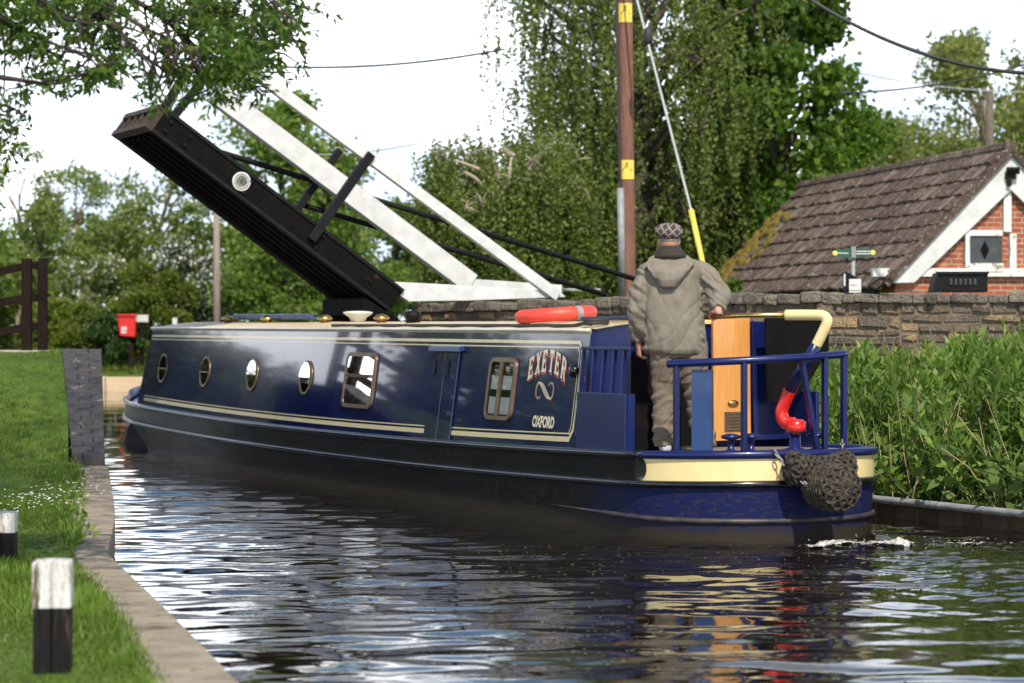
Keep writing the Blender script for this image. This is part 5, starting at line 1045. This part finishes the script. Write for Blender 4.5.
# trees on the towpath side, out of the picture to the left, mirrored in the cabin side
for i, (x, y, tp, rr_, lf) in enumerate(((-13, 33, 3.2, 2.2, 'mid'), (-18, 46, 2.9, 2.2, 'olive'), (-21, 37, 5.0, 2.8, 'mid'), (-14, 26, 4.6, 2.2, 'dark'), (-19, 30, 5.2, 2.6, 'mid'), (-12, 43, 2.7, 1.8, 'dark'), (-16, 55, 4.2, 2.6, 'mid'), (-12.5, 22, 4.4, 2.0, 'mid'), (-25, 52, 3.7, 2.6, 'dark'), (-16, 47, 3.0, 3.2, 'dark'), (-22.5, 56, 3.5, 3.6, 'dark'), (-30, 62, 4.1, 4.0, 'dark'), (-38, 68, 4.6, 4.4, 'dark'))):
    tree('towpath_tree', ['young tree on the grass outside the left edge', 'spreading tree beyond the fence outside the left edge', 'tall tree furthest outside the left edge', 'dark shrubby tree beside the grass outside the left edge', 'rounded tree midway outside the left edge of the grass', 'dark tree close behind the fence outside the left edge', 'broad tree past the canal bend outside the left edge', 'small tree nearest the camera outside the left edge', 'dark tall tree at the back outside the left edge', 'low dark thicket nearest the bow outside the left edge', 'low dark thicket second from the bow outside the left edge', 'low dark thicket third from the bow outside the left edge', 'low dark thicket furthest from the bow outside the left edge'][i], (x, y, 1.2), tp, (rr_, rr_), 1.6, leaf=lf, seed=60 + i, lobes=14, clumps=9, per=50, ln=.16, wd=.10, tr=.12, twigs=False)
# the near ash whose branches hang into the top left of the picture
def near_ash():
    rng = np.random.default_rng(77); base = Vector((-4.9, 11.2, .2)); root = empty('ash_tree', base, 'near ash tree reaching leafy drooping branches across the top left corner', 'tree')
    tk = MB(); T = [base, Vector((-4.8, 11.3, 1.6)), Vector((-4.6, 11.6, 3.0)), Vector((-4.5, 11.9, 4.6)), Vector((-4.6, 12.0, 6.2))]; tk.tube(T, [.24, .20, .17, .13, .07], 12)
    Z = 13.0; mains = [([(-60, -60), (40, -32), (110, -20), (180, -4), (245, -10), (300, 18)], 13.2), ([(-60, -40), (20, -8), (80, 14), (120, 60), (150, 96), (172, 112)], 12.8), ([(30, -30), (110, 6), (160, 40), (190, 74), (228, 108), (248, 122)], 13.6), ([(-60, -20), (-10, 36), (30, 62), (70, 82), (108, 92)], 12.5), ([(110, -22), (180, 12), (240, 40), (282, 62), (298, 72)], 13.4), ([(-70, 60), (-20, 108), (20, 120), (60, 124), (93, 108)], 12.2), ([(-70, 120), (-30, 150), (5, 152), (26, 165)], 12.3), ([(60, -30), (105, 20), (140, 52), (165, 66), (200, 84)], 13.0), ([(200, -18), (258, 6), (290, 24), (318, 34)], 13.3), ([(-40, -40), (30, 10), (60, 40), (95, 50), (130, 48)], 12.7), ([(150, -20), (205, 20), (232, 58), (262, 92)], 13.8)]
    lc, ld = [], []
    def spray(p, d, n, size):
        """a pinnate leaf: leaflets along a midrib"""
        kx, ky = 512 + F * p[0] / p[1], HY - F * (p[2] - H) / p[1]           # the crown ends along a line above the bridge tip
        if kx > 316 or ky > (168 if kx < 24 else 92 if kx < 150 else 108) + 6 * math.sin(kx * .11): return
        d = d / (np.linalg.norm(d) + 1e-9); s = np.cross(d, rng.normal(size=3)); s /= np.linalg.norm(s) + 1e-9
        L = size
        for k in range(n):
            f = (k + 1) / n; q = p + d * L * f
            for sg in (-1, 1): lc.append(q); ld.append(d * .65 + s * sg * .9 + np.array([0, 0, -.25]))
        lc.append(p + d * L); ld.append(d)
    for pts, Y in mains:
        W = [at(px, py * .80 - 16, Y + .5 * math.sin(i * 1.3 + px)) for i, (px, py) in enumerate(pts)]; st = min(T, key=lambda t_: (t_ - W[0]).length)
        path = curve([st] + W, 8); r0 = .026; tk.tube(path, [r0 * (1 - .88 * i / (len(path) - 1)) for i in range(len(path))], 7)
        nleaf = 0
        for i in range(3, len(path)):
            for rep in range(3):
                if rng.random() > (.16 if path[i].x / path[i].y < -.16 else .34): continue
                a = path[i]; dr = np.array(path[i] - path[i - 1]); dr /= np.linalg.norm(dr); q = dr * .8 + rng.normal(size=3) * .75; q[2] -= .15; q /= np.linalg.norm(q)
                Lt = rng.uniform(.14, .42); b2 = np.array(a) + q * Lt + np.array([0, 0, -.05]); ky = HY - F * (b2[2] - H) / b2[1]; kx = 512 + F * b2[0] / b2[1]
                if kx > 312 or ky > (150 if kx < 20 else 92 if kx < 150 else 106): continue
                mid = (np.array(a) + b2) / 2 + rng.normal(size=3) * .03; tk.tube([a, Vector(mid), Vector(b2)], [.009, .0065, .004], 5)
                for s_ in range(rng.integers(1, 4)):
                    f = .45 + .55 * rng.random(); p = np.array(a) * (1 - f) + b2 * f; dd = q + rng.normal(size=3) * .8; dd[2] -= .2; spray(p, dd, int(rng.integers(3, 6)), rng.uniform(.07, .12))
        spray(np.array(path[-1]), np.array(path[-1] - path[-2]), 5, .2)
    # thick leaf masses
    for px, py, sx_, sy_, n in ((225, 38, 22, 14, 64), (240, 66, 18, 10, 46), (215, 84, 12, 6, 14), (195, 8, 30, 8, 24), (262, 8, 22, 7, 16), (60, 2, 44, 9, 52), (18, 30, 18, 12, 34), (98, 72, 16, 7, 26), (40, 84, 22, 8, 20), (100, 14, 26, 11, 26), (8, 142, 8, 5, 12), (286, 24, 12, 6, 14), (20, 6, 28, 12, 36), (40, 50, 16, 10, 22)):
        for _ in range(int(n * 1.5)):
            p = np.array(at(px + rng.normal() * sx_ * .55, py + rng.normal() * sy_ * .62, 13.0 + rng.normal() * .45)); spray(p, rng.normal(size=3) + np.array([.2, 0, -.25]), int(rng.integers(3, 5)), rng.uniform(.08, .16))
    lc_, ld_ = np.array(lc), np.array(ld); v, f = leafquads(lc_, rng, .055, .019, axis=ld_, jit=.22)
    tk.build('trunk', M['darktwig'], root, smooth=True); link('crown', npmesh('crown', v, f), LM['ash'], root)
    # upper crown above the picture, spread out of view to shade the grass bank
    c2 = []
    for _ in range(240): c2.append(np.array([-3.9, 16.8, 6.9]) + rng.normal(size=3) * np.array([1.3, 2.4, .6]) + rng.normal(size=(60, 3)) * .28)
    v, f = leafquads(np.concatenate(c2), rng, .10, .04); link('crown', npmesh('crown', v, f), LM['ash'], root)
near_ash()
# tall weeds on the offside bank
def weeds():
    rng = np.random.default_rng(21); cen, ax, sv = [], [], MB(); n = 0
    while n < 1750:
        Y = rng.uniform(13.5, 27.6); q = rng.uniform(.06, 1) ** 1.0 * 5.2; x = edge_x(ER, Y) + q
        if Y > 26.9 - max(0, x - 1.5) * .28 - .25 or x > .235 * Y + .4: continue
        n += 1; g0 = hr(Y, q); hh = min(rng.uniform(.55, 1.05) * (1 + .42 * math.sin(2.1 * x + 1.7 * Y) * math.cos(1.3 * x - 2.3 * Y)) * (1 + 2.2 * (x / Y - .165)), max(.25, 1.66 - (Y - 19) * .035 - g0 - abs(rng.normal()) * .38 + 1.6 * max(0, x / Y - .16))) * (.55 + .45 * min(1, q / .7)) * (1.0 if q > .4 else .75); lean_ = rng.normal(size=2) * .10; lean_[0] -= .24 * (q < .45)
        top = np.array([x + lean_[0], Y + lean_[1], g0 + hh]); b0 = np.array([x, Y, g0 - .03]); k = int(hh / .045)
        f = (np.arange(k) + .5) / k; f = f[f > .18]
        for j, ff in enumerate(f):
            p = b0 + (top - b0) * ff; a0 = j * 2.4 + rng.random()
            for a in (a0, a0 + 3.14): cen.append(p); ax.append([math.cos(a), math.sin(a), .75 if ff < .85 else 1.6])
        sv.tube([b0, (b0 + top) / 2 + rng.normal(size=3) * .015, top], [.007, .006, .003], 4, caps=False)
    bc, ba = [], []                                     # broad dock leaves in clumps, most of them along the water's edge
    for _ in range(95):
        Y = rng.uniform(14.5, 24.5); q = rng.choice([rng.uniform(.0, .5), rng.uniform(.3, 3.2)]); x = edge_x(ER, Y) + q; g0 = hr(Y, q)
        for j in range(int(rng.integers(7, 16))):
            a = rng.random() * 6.283; hh = rng.uniform(.08, .75 if q > .5 else .42); bc.append([x + .10 * math.cos(a) * hh - (.10 if q < .3 else 0), Y + .10 * math.sin(a) * hh, g0 + hh]); ba.append([math.cos(a) * .8, math.sin(a) * .8, .25])
    v, fc = leafquads(np.array(bc), rng, .17, .08, droop=.2, axis=np.array(ba), jit=.25); tag(link('dock_leaves', npmesh('dock_leaves', v, fc), leafmat('dock leaves', [(.07, .125, .03), (.10, .165, .04), (.14, .20, .06)], .35, vary=.3)), 'broad dock leaves among the weeds along the water edge', 'weeds', kind='stuff')
    cen = np.array(cen); v, fc = leafquads(cen, rng, .12, .042, axis=np.array(ax), jit=.28)
    me = npmesh('weeds', v, fc); tag(link('weeds', me, LM['nettle']), 'tall bright green nettle like weeds crowding the bank below the stone wall', 'weeds', kind='stuff')
    tag(sv.build('weed_stems', mat('green stems', (.07, .11, .03), (.12, .15, .05), .7, 20)), 'green weed stems under the leaves on the bank', 'weeds', kind='stuff')
    dk = MB()
    for _ in range(420):
        Y = rng.uniform(15, 25); q = rng.uniform(.05, 3.2); x = edge_x(ER, Y) + q; z = hr(Y, q); d = rng.normal(size=3) * .22; dk.tube([(x, Y, z), (x + d[0] * .5, Y + d[1] * .5, z + .35), (x + d[0], Y + d[1], z + rng.uniform(.5, .95))], [.006, .005, .003], 4, caps=False)
    tag(dk.build('dry_stalks', mat('dry straw', (.30, .22, .12), (.42, .33, .20), .9, 20)), 'pale dry stalks leaning among the green weeds', 'weeds', kind='stuff')
weeds()
# mown grass blades on the towpath side
def grass():
    rng = np.random.default_rng(5); n = 150000; Y = 8.6 + (29.5 - 8.6) * rng.random(n) ** 1.25; k = -.235 + .24 * rng.random(n); X = k * Y
    ins = np.array([ex_in(y) if y < 24.45 else -0.185 * y for y in Y]); ok = X < ins + .05 * rng.normal(size=n) * .6 + .02; X, Y = X[ok], Y[ok]
    dx = np.array([edge_x(EL, y) for y in Y]) - X; Z = np.array([hl(y, q, x) for y, q, x in zip(Y, dx, X)]); m_ = len(X)
    h_ = (.022 + .028 * rng.random(m_)) * (1 + .5 * np.sin(X * 3 + Y * 1.7)); h_ *= np.where(ins[ok] - X < .12, 1.2, 1); a = rng.random(m_) * 6.283; w = .0045 + .003 * rng.random(m_); l_ = rng.normal(size=(m_, 2)) * .022
    b0 = np.stack([X, Y, Z - .008], 1); o = np.stack([np.cos(a) * w, np.sin(a) * w, 0 * w], 1); tp = b0 + np.stack([l_[:, 0], l_[:, 1], h_], 1)
    v = np.stack([b0 - o, b0 + o, tp], 1).reshape(-1, 3); f = np.arange(3 * m_).reshape(-1, 3)
    tag(link('grass', npmesh('grass', v, f), leafmat('grass blades', [(.065, .125, .012), (.09, .165, .016), (.12, .20, .022), (.165, .22, .04)], .3, vary=.32, vs=1.6)), 'short mown green grass of the towpath bank', 'grass', kind='stuff')
    c = at(48, 499, 19.6); c = [Vector((c.x + rng.normal() * .22, c.y + rng.normal() * .9, 0)) for _ in range(130)]; k = MB()
    for p in c:
        z = hl(p.y, 2, p.x) + rng.uniform(.05, .075); k.lathe((p.x, p.y, z), [(.001, -.003), (.009, 0), (.008, .003), (.001, .005)], 7)
    tag(k.build('daisies', mat('daisy white', (.72, .72, .68), (.8, .8, .76), .7, 40)), 'scatter of tiny white daisies in the grass by the kerb', 'daisies', kind='stuff')
    cw = []
    ax = []
    for _ in range(260):
        y = rng.uniform(15, 24); x = ex_in(y) + rng.normal() * .06; cw.append([x, y, .23]); a = rng.random() * 6.283; ax.append([math.cos(a) * .6, math.sin(a) * .6, .9])
    v, f = leafquads(np.array(cw), rng, .07, .03, axis=np.array(ax), jit=.3); tag(link('edge_weeds', npmesh('edge_weeds', v, f), LM['mid']), 'low leafy weeds creeping over the kerb edge', 'weeds', kind='stuff')
grass()
# tufts at the foot of the far bank vegetation
rngf = np.random.default_rng(8); q = []
for _ in range(9000):
    x = rngf.uniform(-17, 3); y = 62.6 + abs(rngf.normal()) * 2.0; q.append([x, y, .42 + .1 * (y - 62.5)])
v, f = leafquads(np.array(q), rngf, .14, .02, axis=np.tile([0, 0, 1.0], (9000, 1)), jit=.35); tag(link('far_grass', npmesh('far_grass', v, f), LM['yellow']), 'strip of grass along the far stone edged bank', 'grass', kind='stuff')
# ------------------------------------------------------------------ small things
def bollard(px, base_py, Y, w, h_, label, seed, rz):
    z = hl(Y, 3, 0); x = (px - 512) / F * Y; r = random.Random(seed); root = empty('mooring_bollard', (x, Y, z), label, 'bollard', 'black and white wooden bollards on the towpath', rz=rz)
    b0 = z; hs = h_ * .56; n = 1
    def post(z0, z1, e, cham, name, m):
        k = MB(); hw = w / 2; g = w * .045; d1, d2 = -hw, hw
        sec = [(-hw, -hw), (g * -1 - .0, -hw), (0, -hw + g * 2.2), (g, -hw), (hw, -hw), (hw, hw), (-hw, hw)]
        zs = [z0, (z0 + z1) / 2, z1 - cham] ; rs = [[Vector((a * e, b * e, q)) for a, b in sec] for q in zs]
        if cham: rs += [[Vector((a * e * .96, b * e * .96, z1 - cham * .62)) for a, b in sec], [Vector((a * .30, b * .30, z1)) for a, b in sec]]
        k.rings(rs); return k.build(name, m, root, bevel=.004, local=True)
    post(-.15, hs, 1.0, 0, 'post', M['postblack']); post(hs, h_, 1.035, .014, 'painted_top', M['postwhite'])
bollard(53, 662, 9.95, .150, .447, 'whole square wooden bollard, black below and flaking white on top, in front', 1, .10)
bollard(3, 553, 14.6, .155, .29, 'short bollard cut off by the left edge of the photo', 2, .08)
# brown utility pole with warning plates, conduit and stay wire
def utility_pole():
    Y = 33.0; b0, b1 = at(628.5, 296, Y), at(622, -330, Y); b0.z = .9; root = empty('utility_pole', b0, 'tall brown wooden utility pole with two yellow warning plates', 'pole')
    k = MB(); P = [b0.lerp(b1, f) for f in np.linspace(0, 1, 12)]; k.tube(P, [.118 - .03 * f for f in np.linspace(0, 1, 12)], 18); k.build('pole', M['polewood'], root, smooth=True)
    k = MB(); c0, c1 = at(622.5, 296, Y - .10), at(620.5, 188, Y - .10); k.tube([c0, c1], .050, 8); k.build('conduit', M['steel'], root, smooth=True)
    k = MB(); k.tube([at(620.5, 190, Y - .1), at(617.5, 60, Y - .1), at(614, -200, Y - .1)], .020, 6); k.build('cable', M['wire'], root)
    for py0, py1 in ((4, 23), (160.5, 179.5)):
        yc = (py0 + py1) / 2; f = (at(0, yc, Y).z - b0.z) / (b1.z - b0.z); c = b0.lerp(b1, f); rr_ = .118 - .03 * f + .006; hh = (py1 - py0) / F * Y / 2; k = MB(); vs = []
        an = np.linspace(R(-90 - 58), R(-90 + 58), 13)
        for a in an: vs += [c + Vector((rr_ * math.cos(a), rr_ * math.sin(a), -hh)), c + Vector((rr_ * math.cos(a), rr_ * math.sin(a), hh))]
        k.add(vs, [(2 * i, 2 * i + 2, 2 * i + 3, 2 * i + 1) for i in range(12)]); pl_ = k.build('warning_plate', M['yellow'], root)
        k = MB(); rr2 = rr_ + .003
        def q(u, v): a = R(-90) + u / rr_; return c + Vector((rr2 * math.cos(a), rr2 * math.sin(a), v))
        tri = [(-.075, -.02), (.075, -.02), (0, .105)]; inn = [(-.048, -.006), (.048, -.006), (0, .076)]
        for i in range(3): j = (i + 1) % 3; k.add([q(*tri[i]), q(*tri[j]), q(*inn[j]), q(*inn[i])], [(0, 1, 2, 3)])
        for z_ in (-.045, -.075, -.10): k.add([q(-.06, z_), q(.06, z_), q(.06, z_ + .012), q(-.06, z_ + .012)], [(0, 1, 2, 3)])
        k.add([q(.008, .06), q(-.012, .03), q(.012, .034), q(-.004, .002), q(.0, .024), q(-.016, .022)], [(0, 1, 2), (2, 3, 4), (1, 5, 4)])
        k.build('symbol', M['black'], pl_)
    s0, s1 = at(604, -330, 32.6), at(706, 300, 30.6); s0 = at(637, 0, 32.4) + (at(637, 0, 32.4) - at(691, 210, 31.2)) * .8; st = at(691, 210, 31.2); gd = at(701.5, 258, 30.9)
    sw = empty('stay_wire', gd, 'pale stay wire with a yellow guard slanting down behind the man', 'wire'); k = MB(); k.tube([s0, st, gd + (gd - st) * .6], .017, 6); k.build('strand', M['wirepale'], sw)
    k = MB(); k.tube([st, gd + (gd - st) * .5], .037, 8); k.build('guard', M['yellow'], sw, smooth=True)
    c = at(648, 36, 32.15); k = MB(); k.lathe(c, [(.02, -.12), (.06, -.08), (.06, .08), (.02, .12)], 10); k.build('insulator', M['wire'], sw, smooth=True)
utility_pole()
def pole(label, px, top, bot, Y, wpx, m):
    a, b_ = at(px, bot, Y), at(px - .5, top, Y); a.z = min(a.z, .8); k = MB(); r0 = wpx / 2 / F * Y; k.tube([a, a.lerp(b_, .5), b_], [r0, r0 * .93, r0 * .85], 14); tag(k.build('telegraph_pole', m, smooth=True, shift=a), label, 'pole')
pole('bare weathered telegraph pole rising from behind the cabin roof', 217, 208, 335, 58, 7.5, M['greypole'])
pole('dark weathered telegraph pole behind the cottage ridge', 990, 90, 200, 60, 9, mat('dark pole wood', (.08, .065, .05), (.14, .115, .09), .85, 10, bump=.4))
def cable(label, a, b_, sag, r, m, Ya, Yb):
    A_, B_ = at(*a, Ya), at(*b_, Yb); P = []
    for i in range(25): f = i / 24; p = A_.lerp(B_, f); p.z -= sag * 4 * f * (1 - f); P.append(p)
    tag(MB().tube(P, r, 5).build('overhead_cable', m, shift=A_), label, 'cable')
cable('thick dark cable crossing the sky from the maple to the right edge', (790, -14), (1060, 74), .35, .030, M['wire'], 36, 34)
cable('thin wire running across the sky left of the tall birch', (285, 67), (505, 49), .12, .024, M['wire'], 45, 48)
cable('faint wire behind the bridge rails below the other wire', (290, 155), (420, 143), .08, .016, M['wirepale'], 50, 52)
cable('dark wire meeting the pole behind the cottage', (840, 93), (1040, 60), .15, .020, M['wire'], 48, 50)
cable('pale wire crossing below the thick cable at right', (838, 68), (1040, 92), .15, .015, M['wirepale'], 55, 58)
# finger post, notice box and ribbed black box on the wall
def finger_post():
    Y = 26.55; b0 = at(853, 300, Y); b0.z = 1.0; root = empty('finger_post', b0, 'grey footpath post with two green fingers tipped yellow above the wall', 'signpost')
    k = MB(); k.tube([b0, at(853.3, 246.5, Y)], .024, 10); k.build('post', M['steel'], root, smooth=True)
    gr = mat('dark green sign', (.008, .075, .045), (.012, .095, .055), .45, 8)
    for x0, x1, y0, tip in ((852, 834, 253.2, 1), (854.5, 874, 252.5, 1)):
        sgn = 1 if x1 > x0 else -1; a, b_ = at(x0, y0 - 4.2, Y - .035), at(x1, y0 + 4.2, Y - .035); hz = (a.z - b_.z) / 2; zc = (a.z + b_.z) / 2; yo = Y - .035
        k = MB(); k.prism([(a.x, yo, zc - hz), (b_.x - sgn * .03, yo, zc - hz * .9), (b_.x, yo, zc), (b_.x - sgn * .03, yo, zc + hz * .9), (a.x, yo, zc + hz)], (0, .022, 0)); ar = k.build('finger', gr, root)
        k = MB(); k.lathe((b_.x - sgn * .012, yo - .004, zc), [(.001, -.004), (.028, 0), (.028, .03), (.001, .034)], 14, Matrix.Rotation(R(-90), 3, 'X')); k.build('tip', M['yellow'], ar)
        k = MB(); 
        for d_, f0, f1 in (((0, .2, .8),) if sgn < 0 else ((.012, .12, .85), (-.014, .12, .8))):
            u0, u1 = a.x + (b_.x - a.x) * f0, a.x + (b_.x - a.x) * f1; rr_ = random.Random(int(f1 * 100)); u = min(u0, u1)
            while u < max(u0, u1): w = rr_.uniform(.006, .012); k.box((u, yo - .004, zc + d_ + rr_.uniform(-.001, .001)), (w * .8, .004, .013)); u += w
        k.build('lettering', M['white'], ar)
    k = MB(); k.box((b0.x, Y - .03, at(0, 252.5, Y).z), (.05, .05, .12)); k.build('clamp', M['steel'], root)
finger_post()
def notice():
    Y = 26.35; c = at(851, 291, Y); root = empty('notice_box', c, 'small black box with a white notice at the foot of the finger post', 'notice box')
    p = [at(x, y, Y) for x, y in ((844.5, 291), (857.5, 291), (857.5, 277.5), (848, 272.5), (844.5, 273.5))]; k = MB(); k.prism([(q.x, Y, q.z) for q in p], (0, .12, 0)); k.build('box', M['black'], root, bevel=.004)
    a, b_ = at(849, 279, Y - .006), at(861, 292.5, Y - .006); k = MB(); k.box(((a.x + b_.x) / 2, Y - .01, (a.z + b_.z) / 2), (b_.x - a.x, .008, a.z - b_.z)); nb = k.build('notice', M['white'], root)
    k = MB(); z = a.z - (a.z - b_.z) * .45
    for i in range(6): k.box((a.x + .022 + i * .013, Y - .0155, z), (.008, .003, .010 if i < 3 else .006))
    k.build('lettering', M['wire'], nb); k = MB(); k.box(((a.x + b_.x) / 2, Y - .0155, b_.z + .022), (b_.x - a.x, .003, .006)); k.build('rule', M['wire'], nb)
    k = MB(); q0, q1 = at(843.7, 274, Y - .01), at(845.5, 286, Y - .01); k.box(((q0.x + q1.x) / 2, Y - .01, (q0.z + q1.z) / 2), (.018, .008, q0.z - q1.z)); k.build('white_strip', M['white'], root)
notice()
def trough():
    Y = 27.2; c = at(960, 288, Y); root = empty('plastic_trough', c, 'black ribbed plastic trough set behind the wall below the dark shutter', 'trough')
    p = [at(x, y, Y) for x, y in ((932.5, 292), (988, 292), (988, 272), (938, 272.5))]; k = MB(); k.prism([(q.x, Y, q.z) for q in p], (0, .35, 0)); k.build('body', M['black'], root, bevel=.012)
    k = MB(); k.bar((at(936, 0, Y).x, Y - .008, at(0, 273, Y).z), (at(988.5, 0, Y).x, Y - .008, at(0, 273, Y).z), .03, .03); k.build('rim', M['black'], root)
    for i in range(6):
        q = at(951 + i * 4.8, 282, Y - .01); k = MB(); k.box(q, (.032, .018, .07)); k.build('rib', mat('worn black plastic', (.025, .025, .027), (.04, .04, .042), .5, 9), root, bevel=.004)
trough()
# dark rail fence at the top of the bank
def fence():
    Y = 28.7; root = empty('paddock_fence', at(34, 345, Y), 'dark brown post and rail fence at the top of the grass bank', 'fence')
    for x0, x1, y0, y1, yy in ((22, 31.5, 258.5, 349, Y), (38.5, 47, 258, 347, Y + .25), (-75, -66, 268, 352, Y - .2)):
        a, b_ = at((x0 + x1) / 2, y1, yy), at((x0 + x1) / 2, y0, yy); a.z = 1.25; k = MB(); k.bar(a, b_, (x1 - x0) / F * yy, .11, up=(0, 1, 0)); k.build('post', M['fencewood'], root, bevel=.008)
    for ya, yb, yc in ((276, 265, 262), (303, 297, 295.5), (335, 326, 323)):
        k = MB(); k.bar(at(-90, ya + 14, Y + .10), at(24, yb + 1.5, Y + .10), .05, .09); k.build('rail', M['fencewood'], root, bevel=.006)
        k = MB(); k.bar(at(27, yb + 1, Y + .13), at(45, yc + 2, Y + .32), .05, .085); k.build('rail', M['fencewood'], root, bevel=.006)
fence()
def bin_():
    Y = 61.9 + 1.5; b0 = at(131, 357, Y); b0.z = .40; root = empty('dog_waste_bin', b0, 'red waste bin with white symbol on a post at the far bank', 'bin')
    a, b_ = at(117.5, 314.5, Y), at(135.5, 337, Y); k = MB(); zc = (a.z + b_.z) / 2; hz = (a.z - b_.z) / 2
    k.prism([(a.x, Y, zc + hz * .85), (b_.x, Y, zc + hz * .85), (b_.x - .02, Y, zc - hz), (a.x + .06, Y, zc - hz * .9)], (0, .3, 0)); bo = k.build('bin', M['redpaint'], root, bevel=.02)
    k = MB(); k.box(((a.x + b_.x) / 2, Y + .14, zc + hz * .93), (b_.x - a.x + .03, .36, .06)); k.build('lid', M['redpaint'], bo, bevel=.015)
    p = at(124, 330, Y - .006); k = MB(); k.box(p, (.13, .008, .17)); pl_ = k.build('label', M['white'], bo); k = MB(); k.box(p + Vector((.02, -.006, -.02)), (.06, .004, .03)); k.box(p + Vector((-.01, -.006, .03)), (.025, .004, .06)); k.build('symbol', M['redpaint'], pl_)
    k = MB(); k.bar(b0, at(131.5, 325, Y + .33), .12, .10, up=(0, 1, 0)); k.build('post', M['fencewood'], root)
    n0 = at(142, 357, Y + .6); n0.z = .45; r2 = empty('notice_post', n0, 'low wooden post with a small white notice beside the red bin', 'notice'); k = MB(); k.bar(n0, at(142, 318, Y + .6), .13, .1, up=(0, 1, 0)); k.build('post', M['fencewood'], r2)
    c = at(142, 318.5, Y + .5); k = MB(); k.box(c, (.33, .03, .19)); k.build('notice', M['white'], r2, bevel=.01)
    q = at(175, 318, Y); k = MB(); k.bar(Vector((q.x, Y, .45)), q, .12, .12, up=(0, 1, 0)); tag(k.build('marker_post', M['white'], shift=(q.x, Y, .45), bevel=.01), 'short white marker post on the far bank seen over the bow', 'post')
bin_()
# ------------------------------------------------------------------ prop wash and bits floating on the water
def wash():
    rng = np.random.default_rng(12); k = MB()
    from mathutils import noise as mn
    xs_ = np.arange(1.9, 4.6, .014); ys2 = np.arange(17.2, 18.7, .014); vi = {}; vs, fs = [], []
    def dens(x, y): yc = 17.93 + (x - 2.4) * .16 + .22 * mn.noise(Vector((x * 2.2, 4.0, 0))); return math.exp(-((y - yc) / (.16 + .10 * (mn.noise(Vector((x * 3, 9, 2))) + .4))) ** 2) * (1.0 if x < 2.95 else .58 + .3 * mn.noise(Vector((x * 2.6, 1, 5)))) * min(1, max(0, (x - 2.0) / .25)) * min(1, max(0, (4.5 - x) / .8))
    def hgt(x, y): return mn.fractal(Vector((x * 7, y * 9, 1.3)), 1.0, 2.0, 5) * .5 + .5
    for x in xs_:
        for y in ys2:
            d_ = dens(x, y)
            if d_ * (.35 + .9 * hgt(x, y)) < .52: continue
            q = []
            for a, b_ in ((0, 0), (1, 0), (1, 1), (0, 1)):
                X_, Y_ = round(x + a * .014, 4), round(y + b_ * .014, 4); key = (X_, Y_)
                if key not in vi:
                    vi[key] = len(vs); dd = dens(X_, Y_); vs.append((X_, Y_, float(waves(np.array([X_]), np.array([Y_]))[0]) + .003 + dd * (.055 if X_ < 3 else .022) * max(0, hgt(X_, Y_) - .35) * 1.6 + .004 * mn.noise(Vector((X_ * 60, Y_ * 60, 0)))))
                q.append(vi[key])
            fs.append(q)
    k.add(vs, fs)
    for _ in range(110):
        x = rng.choice([2.45, 2.75, 3.3]) + rng.normal() * .16; y = 17.95 + rng.normal() * .12; s = rng.uniform(.002, .006); k.lathe((x, y, abs(rng.normal()) * .03 + .012), [(s * .9, -s * .3), (s, 0), (s * .75, s * .5), (s * .25, s * .75)], 6)
    tag(k.build('foam', mat('water foam', (.22, .20, .17), (.62, .62, .60), .25, 26, bump=.5, bscale=70)), 'white churned foam from the propeller behind the stern', 'foam', kind='stuff')
    c = []; 
    for _ in range(900):
        y = 10.5 + 7.5 * rng.random(); x = y * rng.uniform(-.06, .16) + .4 * math.sin(y * 3); c.append([x, y, .006])
    n = len(c); a = rng.random(n) * 6.283; v, f = leafquads(np.array(c), rng, .030, .02, axis=np.stack([np.cos(a), np.sin(a), 0 * a], 1), jit=.05); v = v.reshape(-1, 4, 3); 
    zc = waves(v[:, 0, 0], v[:, 0, 1]); v[:, :, 2] = (zc + .004)[:, None]; tag(link('floating_bits', npmesh('floating_bits', v.reshape(-1, 3), f), leafmat('floating scraps', [(.10, .07, .03), (.22, .17, .08), (.30, .26, .18)], .1)), 'tiny leaf scraps floating on the dark water', 'debris', kind='stuff')
wash()
